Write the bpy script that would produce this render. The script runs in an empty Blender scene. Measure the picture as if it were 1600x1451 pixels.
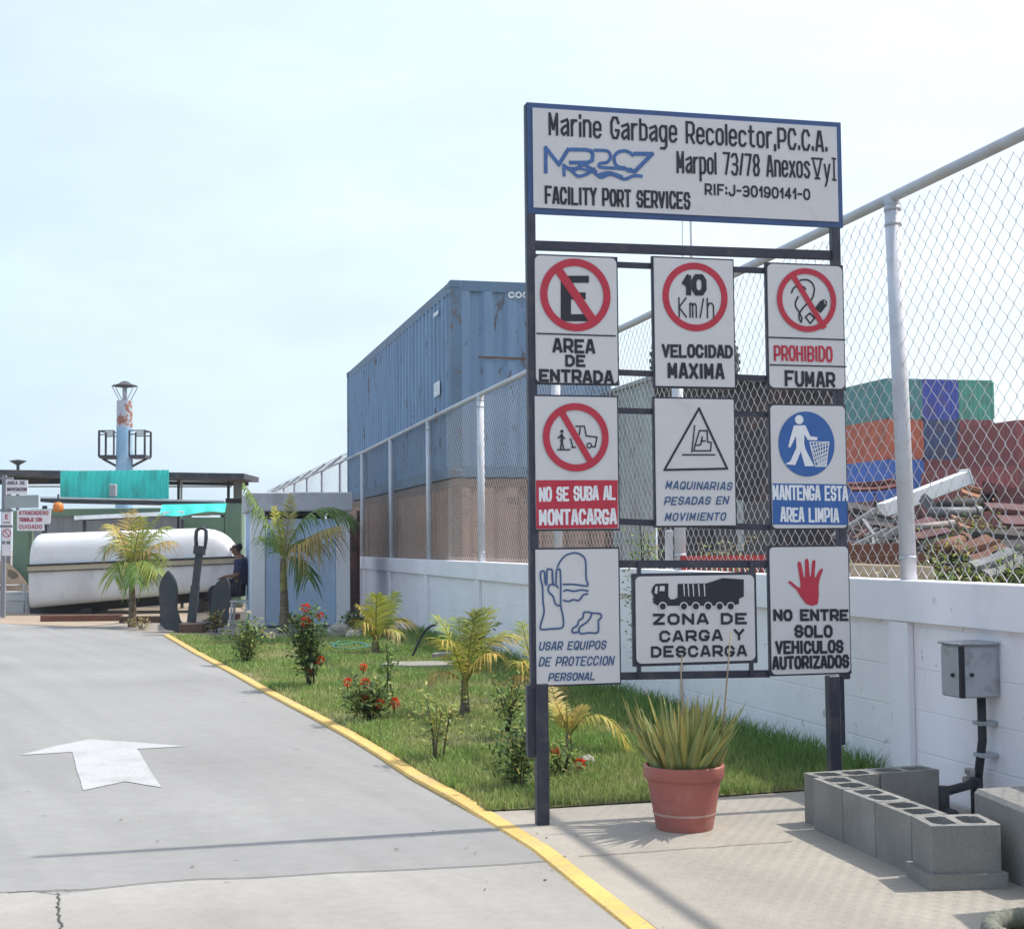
import bpy, math, random
import numpy as np
from mathutils import Vector, Matrix, noise
from mathutils.geometry import tessellate_polygon
R = math.radians
random.seed(7)
scene = bpy.context.scene
COL = scene.collection
# ------------------------------------------------------------------ camera, sky, sun, exposure
F_PX, CX, CY, EYE = 2230.0, 800.0, 725.5, 1.5
PITCH, ROLL = R(3.2), R(0.55)
c_f = Vector((0, math.cos(PITCH), math.sin(PITCH)))
c_u0 = Vector((0, -math.sin(PITCH), math.cos(PITCH)))
c_r0 = Vector((1, 0, 0))
c_r = c_r0 * math.cos(ROLL) - c_u0 * math.sin(ROLL)
c_u = c_u0 * math.cos(ROLL) + c_r0 * math.sin(ROLL)
cam_d = bpy.data.cameras.new('camera')
cam_d.sensor_fit = 'HORIZONTAL'; cam_d.sensor_width = 36
cam_d.lens = F_PX / 1600 * 36
cam_d.clip_start = 0.05; cam_d.clip_end = 4000
cam = bpy.data.objects.new('camera', cam_d); COL.objects.link(cam)
cam.matrix_world = Matrix(((c_r.x, c_u.x, -c_f.x, 0), (c_r.y, c_u.y, -c_f.y, 0), (c_r.z, c_u.z, -c_f.z, EYE), (0, 0, 0, 1)))
scene.camera = cam

SUN_EL, SUN_AZ = R(57), R(14.5)          # azimuth measured from +X towards +Y
sun_dir = Vector((math.cos(SUN_EL) * math.cos(SUN_AZ), math.cos(SUN_EL) * math.sin(SUN_AZ), math.sin(SUN_EL)))
world = bpy.data.worlds.new('World'); scene.world = world
world.use_nodes = True
wn = world.node_tree.nodes; wl = world.node_tree.links
sky = wn.new('ShaderNodeTexSky'); sky.sky_type = 'NISHITA'; sky.sun_disc = False
sky.sun_elevation = SUN_EL; sky.sun_rotation = math.pi / 2 - SUN_AZ
sky.air_density = 1.0; sky.dust_density = 2.0; sky.ozone_density = 1.6
bg = wn['Background']; bg.inputs['Strength'].default_value = 0.15
# tropical haze: a pale veil over the sky, thick near the horizon and brighter towards the sun
def wnode(t, **k):
    n_ = wn.new(t)
    for a_, v_ in k.items(): setattr(n_, a_, v_)
    return n_
w_tc = wnode('ShaderNodeTexCoord'); w_sep = wnode('ShaderNodeSeparateXYZ'); wl.new(w_tc.outputs['Generated'], w_sep.inputs[0])
def wmap(src, a, b, c, d):
    r_ = wnode('ShaderNodeMapRange'); r_.inputs[1].default_value = a; r_.inputs[2].default_value = b; r_.inputs[3].default_value = c; r_.inputs[4].default_value = d; wl.new(src, r_.inputs[0]); return r_.outputs[0]
w_fac = wmap(w_sep.outputs['Z'], .0, .75, .97, .45)
w_dot = wnode('ShaderNodeVectorMath', operation='DOT_PRODUCT'); wl.new(w_tc.outputs['Generated'], w_dot.inputs[0]); w_dot.inputs[1].default_value = sun_dir
w_noise = wnode('ShaderNodeTexNoise'); w_noise.inputs['Scale'].default_value = 4.0; w_noise.inputs['Detail'].default_value = 7; w_noise.inputs['Roughness'].default_value = .6
w_st = wnode('ShaderNodeMapping'); w_st.inputs['Scale'].default_value = (1, 1, 3); wl.new(w_tc.outputs['Generated'], w_st.inputs[0]); wl.new(w_st.outputs[0], w_noise.inputs['Vector'])
w_ramp = wnode('ShaderNodeMix', data_type='RGBA'); wl.new(wmap(w_dot.outputs['Value'], -.20, .58, 0, 1), w_ramp.inputs[0]); w_ramp.inputs[6].default_value = (1.55, 2.14, 2.72, 1); w_ramp.inputs[7].default_value = (2.95, 3.15, 3.15, 1)
w_cl = wnode('ShaderNodeVectorMath', operation='SCALE'); wl.new(w_ramp.outputs[2], w_cl.inputs[0]); wl.new(wmap(w_noise.outputs['Fac'], .35, .7, .92, 1.11), w_cl.inputs['Scale'])
w_mix = wnode('ShaderNodeMix', data_type='RGBA'); wl.new(w_fac, w_mix.inputs[0]); wl.new(sky.outputs['Color'], w_mix.inputs[6]); wl.new(w_cl.outputs[0], w_mix.inputs[7])
wl.new(w_mix.outputs[2], bg.inputs['Color'])
sd = bpy.data.lights.new('sun', 'SUN'); sd.energy = 2.0; sd.angle = R(0.8); sd.color = (1, 0.95, 0.88)
so = bpy.data.objects.new('sun', sd); COL.objects.link(so)
so.rotation_euler = sun_dir.to_track_quat('Z', 'Y').to_euler()
scene.view_settings.view_transform = 'Standard'; scene.view_settings.look = 'None'
scene.view_settings.exposure = 1.24; scene.view_settings.gamma = 1.0
scene.view_settings.use_curve_mapping = False

# ------------------------------------------------------------------ from photograph pixels to places
EYEV = Vector((0, 0, EYE))
def ray(px, py): return (c_r * ((px - CX) / F_PX) + c_u * ((CY - py) / F_PX) + c_f)
def G(px, py, z=0.0):
    d = ray(px, py); return EYEV + d * ((z - EYE) / d.z)
def P(px, py, y):
    d = ray(px, py); return EYEV + d * (y / d.y)
class Plane:
    def __init__(s, o, U, V): s.o = Vector(o); s.U = Vector(U).normalized(); s.V = Vector(V).normalized(); s.N = s.U.cross(s.V)
    def S(s, px, py):
        d = ray(px, py); t = (s.o - EYEV).dot(s.N) / d.dot(s.N); q = EYEV + d * t - s.o
        return Vector((q.dot(s.U), q.dot(s.V)))
    def pt(s, u, v, d=0.0): return s.o + s.U * u + s.V * v + s.N * d

# ------------------------------------------------------------------ object helpers
def tag(o, label=None, cat=None, group=None, kind=None):
    if label: o['label'] = label
    if cat: o['category'] = cat
    if group: o['group'] = group
    if kind: o['kind'] = kind
    return o
def thing(name, label, cat, loc=(0, 0, 0), group=None):
    o = bpy.data.objects.new(name, None); COL.objects.link(o); o.location = loc
    o.empty_display_size = 0.1
    return tag(o, label, cat, group)
def worldloc(o):
    v = Vector((0, 0, 0))
    while o: v += Vector(o.location); o = o.parent
    return v
def link(name, me, parent=None):
    o = bpy.data.objects.new(name, me); COL.objects.link(o)
    if parent: o.parent = parent
    return o
def copy_tree(o, parent=None):
    c = o.copy(); COL.objects.link(c)
    if parent: c.parent = parent
    for ch in list(o.children): copy_tree(ch, c)
    return c

class MB:
    """collects geometry in world space; build() makes ONE mesh object"""
    def __init__(s): s.v = []; s.f = []; s.c = None
    def add(s, vs, fs):
        n = len(s.v); s.v += [tuple(v) for v in vs]; s.f += [tuple(i + n for i in f) for f in fs]; return s
    def box(s, c, size, X=(1, 0, 0), Y=(0, 1, 0), Z=(0, 0, 1), bev=0.0):
        c = Vector(c); X = Vector(X).normalized() * size[0] / 2; Y = Vector(Y).normalized() * size[1] / 2; Z = Vector(Z).normalized() * size[2] / 2
        if not bev:
            vs = [c + X * a + Y * b + Z * d for d in (-1, 1) for b in (-1, 1) for a in (-1, 1)]
            return s.add(vs, [(0, 2, 3, 1), (4, 5, 7, 6), (0, 1, 5, 4), (2, 6, 7, 3), (0, 4, 6, 2), (1, 3, 7, 5)])
        x, y, z = (2 * bev / max(k, 1e-6) for k in size)
        vs = []; fs = []
        # chamfered box: 24 verts
        idx = {}
        for a in (-1, 1):
            for b in (-1, 1):
                for d in (-1, 1):
                    for k in range(3):
                        q = [a, b, d]; sc = (x, y, z)
                        for m in range(3):
                            if m != k: q[m] *= (1 - sc[m])
                        idx[a, b, d, k] = len(vs); vs.append(c + X * q[0] + Y * q[1] + Z * q[2])
        I = lambda a, b, d, k: idx[a, b, d, k]
        for e in (-1, 1):
            fs += [tuple(I(e, b, d, 0) for b, d in ((-1, -1), (1, -1), (1, 1), (-1, 1))), tuple(I(b, e, d, 1) for b, d in ((-1, -1), (1, -1), (1, 1), (-1, 1))), tuple(I(b, d, e, 2) for b, d in ((-1, -1), (1, -1), (1, 1), (-1, 1)))]
            for g in (-1, 1):
                fs += [(I(e, g, -1, 0), I(e, g, 1, 0), I(e, g, 1, 1), I(e, g, -1, 1)), (I(e, -1, g, 0), I(e, 1, g, 0), I(e, 1, g, 2), I(e, -1, g, 2)), (I(-1, e, g, 1), I(1, e, g, 1), I(1, e, g, 2), I(-1, e, g, 2))]
                for h in (-1, 1): fs.append((I(e, g, h, 0), I(e, g, h, 1), I(e, g, h, 2)))
        return s.add(vs, fs)
    def bar(s, a, b, w, h=None, up=(0, 0, 1), bev=0.0):
        a = Vector(a); b = Vector(b); h = h or w; d = (b - a); L = d.length; d.normalize()
        up = Vector(up)
        if abs(d.dot(up)) > .98: up = Vector((0, 1, 0))
        sd_ = d.cross(up).normalized(); u2 = sd_.cross(d)
        return s.box((a + b) / 2, (L, w, h), d, sd_, u2, bev)
    def tube(s, pts, r, n=8, cap=True):
        pts = [Vector(p) for p in pts]; m = len(pts); rs = r if isinstance(r, (list, tuple)) else [r] * m
        vs = []; fs = []; prev = None
        for i, p in enumerate(pts):
            t = (pts[min(i + 1, m - 1)] - pts[max(i - 1, 0)])
            t = t.normalized() if t.length > 1e-9 else Vector((0, 0, 1))
            if prev is None:
                ref = Vector((0, 0, 1)) if abs(t.z) < .9 else Vector((1, 0, 0))
                A = t.cross(ref).normalized()
            else:
                A = prev - t * prev.dot(t); A.normalize()
            prev = A; B = t.cross(A)
            for k in range(n):
                an = 2 * math.pi * k / n; vs.append(p + (A * math.cos(an) + B * math.sin(an)) * rs[i])
        for i in range(m - 1):
            for k in range(n):
                fs.append((i * n + k, i * n + (k + 1) % n, (i + 1) * n + (k + 1) % n, (i + 1) * n + k))
        if cap: fs += [tuple(range(n))[::-1], tuple(range((m - 1) * n, m * n))]
        return s.add(vs, fs)
    def lathe(s, c, prof, n=24, X=(1, 0, 0), Y=(0, 1, 0), Z=(0, 0, 1), a0=0.0, a1=2 * math.pi):
        c = Vector(c); X = Vector(X); Y = Vector(Y); Z = Vector(Z); m = len(prof); full = abs(a1 - a0 - 2 * math.pi) < 1e-6
        k_n = n if full else n + 1; vs = []; fs = []
        for r, z in prof:
            for k in range(k_n):
                an = a0 + (a1 - a0) * k / n; vs.append(c + X * (r * math.cos(an)) + Y * (r * math.sin(an)) + Z * z)
        for i in range(m - 1):
            for k in range(n):
                j = (k + 1) % k_n; fs.append((i * k_n + k, i * k_n + j, (i + 1) * k_n + j, (i + 1) * k_n + k))
        return s.add(vs, fs)
    def prism(s, poly, z0, z1, frame=None):
        """poly of 2D points; frame(x,y,z)->3D"""
        fr = frame or (lambda x, y, z: Vector((x, y, z)))
        n = len(poly); area = sum(poly[i][0] * poly[(i + 1) % n][1] - poly[(i + 1) % n][0] * poly[i][1] for i in range(n))
        if area < 0: poly = poly[::-1]
        vs = [fr(p[0], p[1], z0) for p in poly] + [fr(p[0], p[1], z1) for p in poly]
        tri = tessellate_polygon([[Vector((p[0], p[1], 0)) for p in poly]])
        fs = [tuple(t) for t in tri]
        fs2 = []
        for t in fs:
            a, b, c_ = (poly[i] for i in t)
            ccw = (b[0] - a[0]) * (c_[1] - a[1]) - (c_[0] - a[0]) * (b[1] - a[1]) > 0
            t2 = t if ccw else t[::-1]
            fs2 += [tuple(i + n for i in t2), t2[::-1]]
        fs2 += [(i, (i + 1) % n, n + (i + 1) % n, n + i) for i in range(n)]
        return s.add(vs, fs2)
    def sheet(s, poly, z):
        n = len(poly); tri = tessellate_polygon([[Vector((p[0], p[1], 0)) for p in poly]])
        fs = []
        for t in tri:
            a, b, c_ = (poly[i] for i in t)
            ccw = (b[0] - a[0]) * (c_[1] - a[1]) - (c_[0] - a[0]) * (b[1] - a[1]) > 0
            fs.append(tuple(t) if ccw else tuple(t)[::-1])
        return s.add([(p[0], p[1], z) for p in poly], fs)
    # --- paint on a plane
    def ribbon(s, pl, pts, w, d):
        pts = [Vector(p) for p in pts]; closed = (pts[0] - pts[-1]).length < 1e-6 and len(pts) > 2
        m_ = len(pts); sharp = [i for i in range(1, m_ - 1) if (pts[i] - pts[i - 1]).length > 1e-9 and (pts[i + 1] - pts[i]).length > 1e-9 and (pts[i] - pts[i - 1]).normalized().dot((pts[i + 1] - pts[i]).normalized()) < -.15]
        if sharp or (closed and (pts[0] - pts[-2]).normalized().dot((pts[1] - pts[0]).normalized()) < -.15):      # a brush lifts at a sharp corner: separate strokes
            cuts = [0] + sharp + [m_ - 1]
            for j in range(len(cuts) - 1):
                sub = [p.copy() for p in pts[cuts[j]:cuts[j + 1] + 1]]
                if cuts[j] > 0 or closed: sub[0] += (sub[0] - sub[1]).normalized() * w * .38
                if cuts[j + 1] < m_ - 1 or closed: sub[-1] += (sub[-1] - sub[-2]).normalized() * w * .38
                s.ribbon(pl, sub, w, d + .00012 * j)
            return s
        if closed: pts = pts[:-1]
        n = len(pts); L = []; Rr = []
        def perp(v): return Vector((-v.y, v.x))
        for i in range(n):
            pv = pts[i - 1] if (closed or i > 0) else None; nx = pts[(i + 1) % n] if (closed or i < n - 1) else None
            d0 = (pts[i] - pv).normalized() if pv is not None else None; d1 = (nx - pts[i]).normalized() if nx is not None else None
            if d0 is None: m = perp(d1)
            elif d1 is None: m = perp(d0)
            else:
                m = perp(d0) + perp(d1)
                if m.length < .3: m = perp(d1)
                else: m = m.normalized() / max(.72, m.normalized().dot(perp(d1)))
            L.append(pts[i] + m * w / 2); Rr.append(pts[i] - m * w / 2)
        vs = [pl.pt(p.x, p.y, d) for p in L] + [pl.pt(p.x, p.y, d) for p in Rr]
        fs = [(i, n + i, n + (i + 1) % n, (i + 1) % n) for i in range(n if closed else n - 1)]
        return s.add(vs, fs)
    def fill(s, pl, pts, d):
        tri = tessellate_polygon([[Vector((p[0], p[1], 0)) for p in pts]]); fs = []
        for t in tri:
            a, b, c_ = (pts[i] for i in t)
            ccw = (b[0] - a[0]) * (c_[1] - a[1]) - (c_[0] - a[0]) * (b[1] - a[1]) > 0
            fs.append(tuple(t) if ccw else tuple(t)[::-1])
        return s.add([pl.pt(p[0], p[1], d) for p in pts], fs)
    def build(s, name, mat, parent=None, smooth=False, cols=None, at=None, angle=None):
        o0 = worldloc(parent) if parent else (Vector(at) if at else Vector((0, 0, 0)))
        me = bpy.data.meshes.new(name)
        me.from_pydata([(a - o0.x, b - o0.y, c - o0.z) for a, b, c in s.v], [], s.f)
        me.materials.append(mat)
        if smooth: me.polygons.foreach_set('use_smooth', [True] * len(me.polygons))
        if cols is not None:
            at_ = me.color_attributes.new('Col', 'FLOAT_COLOR', 'POINT')
            arr = np.ones((len(s.v), 4), np.float32); arr[:, :3] = np.array(cols, np.float32); at_.data.foreach_set('color', arr.ravel())
        me.update()
        if smooth and angle: 
            me.set_sharp_from_angle(angle=R(angle))
        o = link(name, me, parent)
        if not parent and at: o.location = o0
        return o

# ------------------------------------------------------------------ materials
MATS = {}
def mat(name, col, rough=.7, var=.12, scale=4.0, bump=0.0, bscale=40.0, metal=0.0, stain=None, stain_amt=0.0, stain_scale=2.0, stretch=None, spec=.4, fine=0.0, edge=(.5, .62), spots=None, grain=0.0):
    """procedural paint/stone/metal: base colour with large and fine mottling, optional stain of another colour, bump"""
    if name in MATS: return MATS[name]
    m = bpy.data.materials.new(name); m.use_nodes = True; nt = m.node_tree; N = nt.nodes; L = nt.links
    b = N['Principled BSDF']; b.inputs['Roughness'].default_value = rough; b.inputs['Metallic'].default_value = metal
    b.inputs['Specular IOR Level'].default_value = spec
    tc = N.new('ShaderNodeTexCoord'); mp = N.new('ShaderNodeMapping'); L.new(tc.outputs['Object'], mp.inputs['Vector'])
    if stretch: mp.inputs['Scale'].default_value = stretch
    oi = N.new('ShaderNodeObjectInfo')
    off = N.new('ShaderNodeVectorMath'); off.operation = 'ADD'
    sc_ = N.new('ShaderNodeVectorMath'); sc_.operation = 'SCALE'; cb = N.new('ShaderNodeCombineXYZ')
    for k in range(3): L.new(oi.outputs['Random'], cb.inputs[k])
    L.new(cb.outputs[0], sc_.inputs[0]); sc_.inputs['Scale'].default_value = 37.0
    L.new(mp.outputs[0], off.inputs[0]); L.new(sc_.outputs[0], off.inputs[1])
    def nz(scale, det=6, ro=.6):
        n = N.new('ShaderNodeTexNoise'); n.inputs['Scale'].default_value = scale; n.inputs['Detail'].default_value = det; n.inputs['Roughness'].default_value = ro
        L.new(off.outputs[0], n.inputs['Vector']); return n.outputs['Fac']
    def remap(src, a, b_, c_, d):
        r = N.new('ShaderNodeMapRange'); r.inputs[1].default_value = a; r.inputs[2].default_value = b_; r.inputs[3].default_value = c_; r.inputs[4].default_value = d; L.new(src, r.inputs[0]); return r.outputs[0]
    v = remap(nz(scale), .3, .7, 1 - var, 1 + var)
    if fine:
        v2 = remap(nz(scale * 25, 3, .7), .3, .7, 1 - fine, 1 + fine); mm = N.new('ShaderNodeMath'); mm.operation = 'MULTIPLY'; L.new(v, mm.inputs[0]); L.new(v2, mm.inputs[1]); v = mm.outputs[0]
    hs = N.new('ShaderNodeVectorMath'); hs.operation = 'SCALE'; hs.inputs[0].default_value = col[:3]; L.new(v, hs.inputs['Scale'])
    out = hs.outputs[0]
    if stain:
        mx = N.new('ShaderNodeMix'); mx.data_type = 'RGBA'
        f = remap(nz(stain_scale, 8, .65), edge[0], edge[1], 0, stain_amt); L.new(f, mx.inputs[0]); L.new(out, mx.inputs[6]); mx.inputs[7].default_value = (*stain, 1); out = mx.outputs[2]
    if spots:
        mx2 = N.new('ShaderNodeMix'); mx2.data_type = 'RGBA'; L.new(remap(nz(spots[1], 4, .55), spots[3], spots[4], 0, spots[2]), mx2.inputs[0]); L.new(out, mx2.inputs[6]); mx2.inputs[7].default_value = (*spots[0], 1); out = mx2.outputs[2]
    if grain:
        g_ = N.new('ShaderNodeVectorMath'); g_.operation = 'SCALE'; L.new(out, g_.inputs[0]); L.new(remap(nz(260, 2, .8), .3, .7, 1 - grain, 1 + grain), g_.inputs['Scale']); out = g_.outputs[0]
    L.new(out, b.inputs['Base Color'])
    if bump:
        bp = N.new('ShaderNodeBump'); bp.inputs['Strength'].default_value = bump; bp.inputs['Distance'].default_value = .01
        L.new(nz(bscale, 5, .6), bp.inputs['Height']); L.new(bp.outputs[0], b.inputs['Normal'])
    MATS[name] = m; return m
def leaf_material():
    m = bpy.data.materials.new('leaf'); m.use_nodes = True; N = m.node_tree.nodes; L = m.node_tree.links
    b = N['Principled BSDF']; at_ = N.new('ShaderNodeAttribute'); at_.attribute_name = 'Col'
    b.inputs['Roughness'].default_value = .5; b.inputs['Specular IOR Level'].default_value = .35
    L.new(at_.outputs['Color'], b.inputs['Base Color'])
    tr = N.new('ShaderNodeBsdfTranslucent'); L.new(at_.outputs['Color'], tr.inputs['Color'])
    mx = N.new('ShaderNodeMixShader'); mx.inputs[0].default_value = .35
    L.new(b.outputs[0], mx.inputs[1]); L.new(tr.outputs[0], mx.inputs[2]); L.new(mx.outputs[0], N['Material Output'].inputs['Surface'])
    return m
LEAF = leaf_material()

# ------------------------------------------------------------------ hand-painted stroke lettering (8 x 8 grid; a,b,c = below the baseline)
O_ = '20 60 82 86 68 28 06 02 20'
GL = {'A': '00 38 58 80|22 62', 'B': '00 08 68 87 85 64 04|64 83 81 60 00', 'C': '86 68 28 06 02 20 60 82', 'D': '00 08 58 86 82 50 00', 'E': '88 08 00 80|04 64', 'F': '88 08 00|04 64',
      'G': '86 68 28 06 02 20 60 82 83 53', 'H': '00 08|80 88|04 84', 'I': '10 18', 'J': '88 82 60 20 02', 'L': '08 00 80', 'M': '00 08 42 88 80', 'N': '00 08 80 88', 'O': O_, 'K': '00 08|88 04 80',
      'P': '00 08 68 87 84 63 03', 'Q': O_ + '|52 80', 'R': '00 08 68 87 84 63 03|43 80', 'S': '86 68 28 06 05 24 64 83 82 60 20 02', 'T': '08 88|40 48', 'U': '08 02 20 60 82 88', 'V': '08 40 88', 'X': '00 88|08 80',
      'Y': '08 44 88|44 40', 'Z': '08 88 00 80', '0': O_, '1': '05 38 30', '3': '07 28 68 86 85 64 24|64 83 82 60 20 01', '4': '60 68 02 82', '7': '08 88 30', '8': '24 06 28 68 86 64 24 02 20 60 82 64', '9': '01 20 60 82 86 68 28 06 05 23 83',
      '-': '04 54', '.': '00 01', ',': '0a 01', ':': '01 02|05 06', '/': '00 48', '2': '06 28 68 86 85 00 80',
      'a': '05 66 75 70|74 23 02 01 20 51 71', 'r': '00 06|04 26 56', 'i': '00 05|07 08', 'n': '00 06|05 26 56 75 70', 'e': '03 73 75 56 26 05 01 20 50 71', 'b': '08 00 50 71 75 56 06', 'g': '75 56 26 05 02 20 50 72|76 7b 5c 1c', 'c': '75 56 26 05 01 20 50 71',
      'o': '20 50 71 75 56 26 05 01 20', 'l': '08 00', 't': '28 21 40 60|06 56', 'p': '0c 06 56 75 71 50 00', 'x': '00 76|06 70', 's': '75 56 26 05 24 53 72 71 50 20 01', 'y': '06 30|76 3a 1c', 'm': '00 06|05 26 35 30|35 56 75 70', 'h': '00 08|04 26 56 75 70',
      'W': '08 20 44 60 88', '{': '08 40 88|a8 98|20 60', '}': '00 08|b8 28|b0 20'}
def gpt(tok):
    f = lambda ch: {'a': -1, 'b': -2, 'c': -3}.get(ch, None) if ch in 'abc' else float(ch)
    return f(tok[0]), f(tok[1])
GW = {'I': 2, '.': 0, ',': 0, ':': 0, 'i': 0, 'l': 0, '1': 3, '-': 5, '/': 4, 't': 6, 'r': 5, ' ': 4, 'M': 9, 'm': 7, '}': 2}
for ch in 'anebgcopxsyh': GW[ch] = 7
def lettering(pl, parent, txt, x0, y0, x1, y1, h, t, m, slant=0.0, d=.003, name='lettering', gap=4.3, jit=.0):
    b0 = pl.S(x0, y0); b1 = pl.S(x1, y1); H = (pl.S((x0 + x1) / 2, (y0 + y1) / 2 - h) - (b0 + b1) / 2).y; k = H / h; w = t * k * .88
    tot = sum(GW.get(c, 8) for c in txt) + gap * (len(txt) - 1)
    L = (b1 - b0).length - w; dr = (b1 - b0).normalized(); sx = L / tot; sy = (H - w) / 8
    mb = MB(); x = 0.0; q = 0; rnd = random.Random(len(txt) * 31 + int(x0))
    for ch in txt:
        if ch != ' ':
            js = 1 + rnd.uniform(-jit, jit); jy = rnd.uniform(-jit, jit) * H * .4
            for st in GL[ch].split('|'):
                pts = []
                for tk in st.split():
                    gx, gy = gpt(tk); vv = gy * sy * js + w / 2 + jy; uu = w / 2 + (x + gx) * sx + slant * vv
                    pts.append(b0 + dr * uu + Vector((0, vv)))
                ext = [Vector(p) for p in pts]
                if (ext[0] - ext[-1]).length > 1e-6:      # square brush ends
                    e = w * (.0 if len(ext) > 2 or ch in '.,:' else .0)
                    a = (ext[0] - ext[1]); z = (ext[-1] - ext[-2])
                    if a.length > 0: ext[0] += a.normalized() * w * .42
                    if z.length > 0: ext[-1] += z.normalized() * w * .42
                mb.ribbon(pl, ext, w, d + .00025 * (q % 3)); q += 1
        x += GW.get(ch, 8) + gap
    return mb.build(name, m, parent)
def circle(c, r, n=48, ry=None): return [Vector((c[0] + r * math.cos(2 * math.pi * k / n), c[1] + (ry or r) * math.sin(2 * math.pi * k / n))) for k in range(n)]
def rrect(u0, v0, u1, v1, r, n=5):
    if r <= 0: return [(u0, v0), (u1, v0), (u1, v1), (u0, v1)]
    out = []
    for cx, cy, a in ((u1 - r, v0 + r, -90), (u1 - r, v1 - r, 0), (u0 + r, v1 - r, 90), (u0 + r, v0 + r, 180)):
        for k in range(n + 1): an = R(a + 90 * k / n); out.append((cx + r * math.cos(an), cy + r * math.sin(an)))
    return out
# ------------------------------------------------------------------ layout shared by the large structure
WA = 0.247                                                   # the boundary wall runs away to the left
WO = Vector((2.575, 7.72, 0)); WD = Vector((-math.sin(WA), math.cos(WA), 0)); WN = Vector((-math.cos(WA), -math.sin(WA), 0)); WE = -WN
UP = Vector((0, 0, 1))
def wall_pt(t, off, z): return WO + WD * t + WN * off + UP * z
def wall_x(y): return WO.x + (y - WO.y) / WD.y * WD.x
SA = 0.236                                                   # sign stand plane
SIGN = Plane((0.1, 7.66, 0), (math.cos(SA), math.sin(SA), 0), (0, 0, 1))

# ------------------------------------------------------------------ ground
m_ground = mat('yard_dirt', (.21, .19, .16), .95, .25, .8, .6, 30, fine=.2, stain=(.16, .13, .10), stain_amt=.7, stain_scale=.5)
def concrete(name, col, var=.08, scale=.8, joints=None):
    m = mat(name, col, .85, var, scale, .25, 120, fine=.06, stain=(col[0] * .62, col[1] * .62, col[2] * .64), stain_amt=.40, stain_scale=.9, stretch=(.8, 1.0, 1), edge=(.46, .74), spots=((.07, .065, .06), 9.0, .55, .70, .76), grain=.16)
    # faint streaks left by tyres along the drive
    nt = m.node_tree; N = nt.nodes; L = nt.links; b = N['Principled BSDF']; old = b.inputs['Base Color'].links[0].from_socket
    tc = N.new('ShaderNodeTexCoord'); vr = N.new('ShaderNodeVectorRotate'); vr.rotation_type = 'Z_AXIS'; vr.inputs['Angle'].default_value = -.48; L.new(tc.outputs['Object'], vr.inputs['Vector'])
    mp = N.new('ShaderNodeMapping'); mp.inputs['Scale'].default_value = (3.2, .16, 1); L.new(vr.outputs[0], mp.inputs['Vector'])
    nz = N.new('ShaderNodeTexNoise'); nz.inputs['Scale'].default_value = 1; nz.inputs['Detail'].default_value = 5; L.new(mp.outputs[0], nz.inputs['Vector'])
    r_ = N.new('ShaderNodeMapRange'); r_.inputs[1].default_value = .38; r_.inputs[2].default_value = .68; r_.inputs[3].default_value = 1.04; r_.inputs[4].default_value = .93; L.new(nz.outputs['Fac'], r_.inputs[0])
    sc = N.new('ShaderNodeVectorMath'); sc.operation = 'SCALE'; L.new(old, sc.inputs[0]); L.new(r_.outputs[0], sc.inputs['Scale']); L.new(sc.outputs[0], b.inputs['Base Color'])
    return m
m_road = concrete('road_concrete', (.268, .262, .250), .16, .45)
m_apron = concrete('apron_concrete', (.315, .30, .275), .12, .7)
m_slab = concrete('slab_concrete', (.335, .303, .255), .10, 1.2)
tag(MB().sheet([(-1500, -300), (1500, -300), (1500, 2500), (-1500, 2500)], -.06).build('ground', m_ground), kind='structure')
kerb_px = [(255, 993), (300, 1020), (357, 1051), (420, 1087), (480, 1119), (540, 1152), (590, 1183), (640, 1217), (700, 1250), (760, 1284), (830, 1328), (900, 1387), (985, 1455), (1040, 1500)]
K = [G(x, y).xy for x, y in kerb_px]                          # road-side foot of the kerb
K.append(K[-1] + (K[-1] - K[-2]) * 5)
def offs(pts, w):
    out = []
    for i, p in enumerate(pts):
        t = (pts[min(i + 1, len(pts) - 1)] - pts[max(i - 1, 0)]).normalized(); out.append(p + Vector((-t.y, t.x)) * w)
    return out
K_IN = offs(K, .10)
joint_px = [(-160, 1400), (-60, 1393), (0, 1395), (45, 1391), (90, 1397), (140, 1390), (230, 1380), (310, 1374), (400, 1372), (520, 1364), (620, 1360), (700, 1356), (790, 1351), (852, 1346)]
J = [G(x, y).xy for x, y in joint_px]; J[0] = Vector((-30, J[1].y))
far_edge = [G(258, 992).xy, G(180, 984).xy, G(130, 980).xy, G(60, 977).xy, G(5, 974).xy, Vector((-30, 33))]
kj = max(i for i, p in enumerate(K) if p.y > J[-1].y)
tag(MB().sheet([tuple(p) for p in J] + [tuple(p) for p in reversed(K[:kj + 1])] + [tuple(p) for p in far_edge], 0.0).build('road', m_road), kind='structure')
apron = [tuple(p - Vector((0, .012))) for p in J] + [tuple(p) for p in K[kj + 1:]] + [(-30, K[-1].y)]
tag(MB().sheet(apron, .002).build('road_apron', m_apron), kind='structure')
m_crack = mat('crack_dirt', (.07, .065, .06), .95, .3, 8)
crk = MB(); flat = Plane((0, 0, 0), (1, 0, 0), (0, 1, 0))
rnd = random.Random(3)
def jag(a, b, n, amp):
    a = Vector(a); b = Vector(b); t = (b - a).normalized(); q = Vector((-t.y, t.x)); s_ = 0; out = []
    for i in range(n + 1):
        s_ = s_ * .6 + rnd.uniform(-amp, amp); out.append(a + (b - a) * i / n + q * (s_ if 0 < i < n else 0))
    return out
cpath = jag(J[2], J[5], 50, .007) + [p for p in J[6:]]
crk.ribbon(flat, cpath, .009, .005)
crk.ribbon(flat, jag(G(88, 1396).xy, G(97, 1470).xy, 44, .0065), .008, .0055)
tag(crk.build('road_crack', m_crack), kind='structure')
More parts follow.
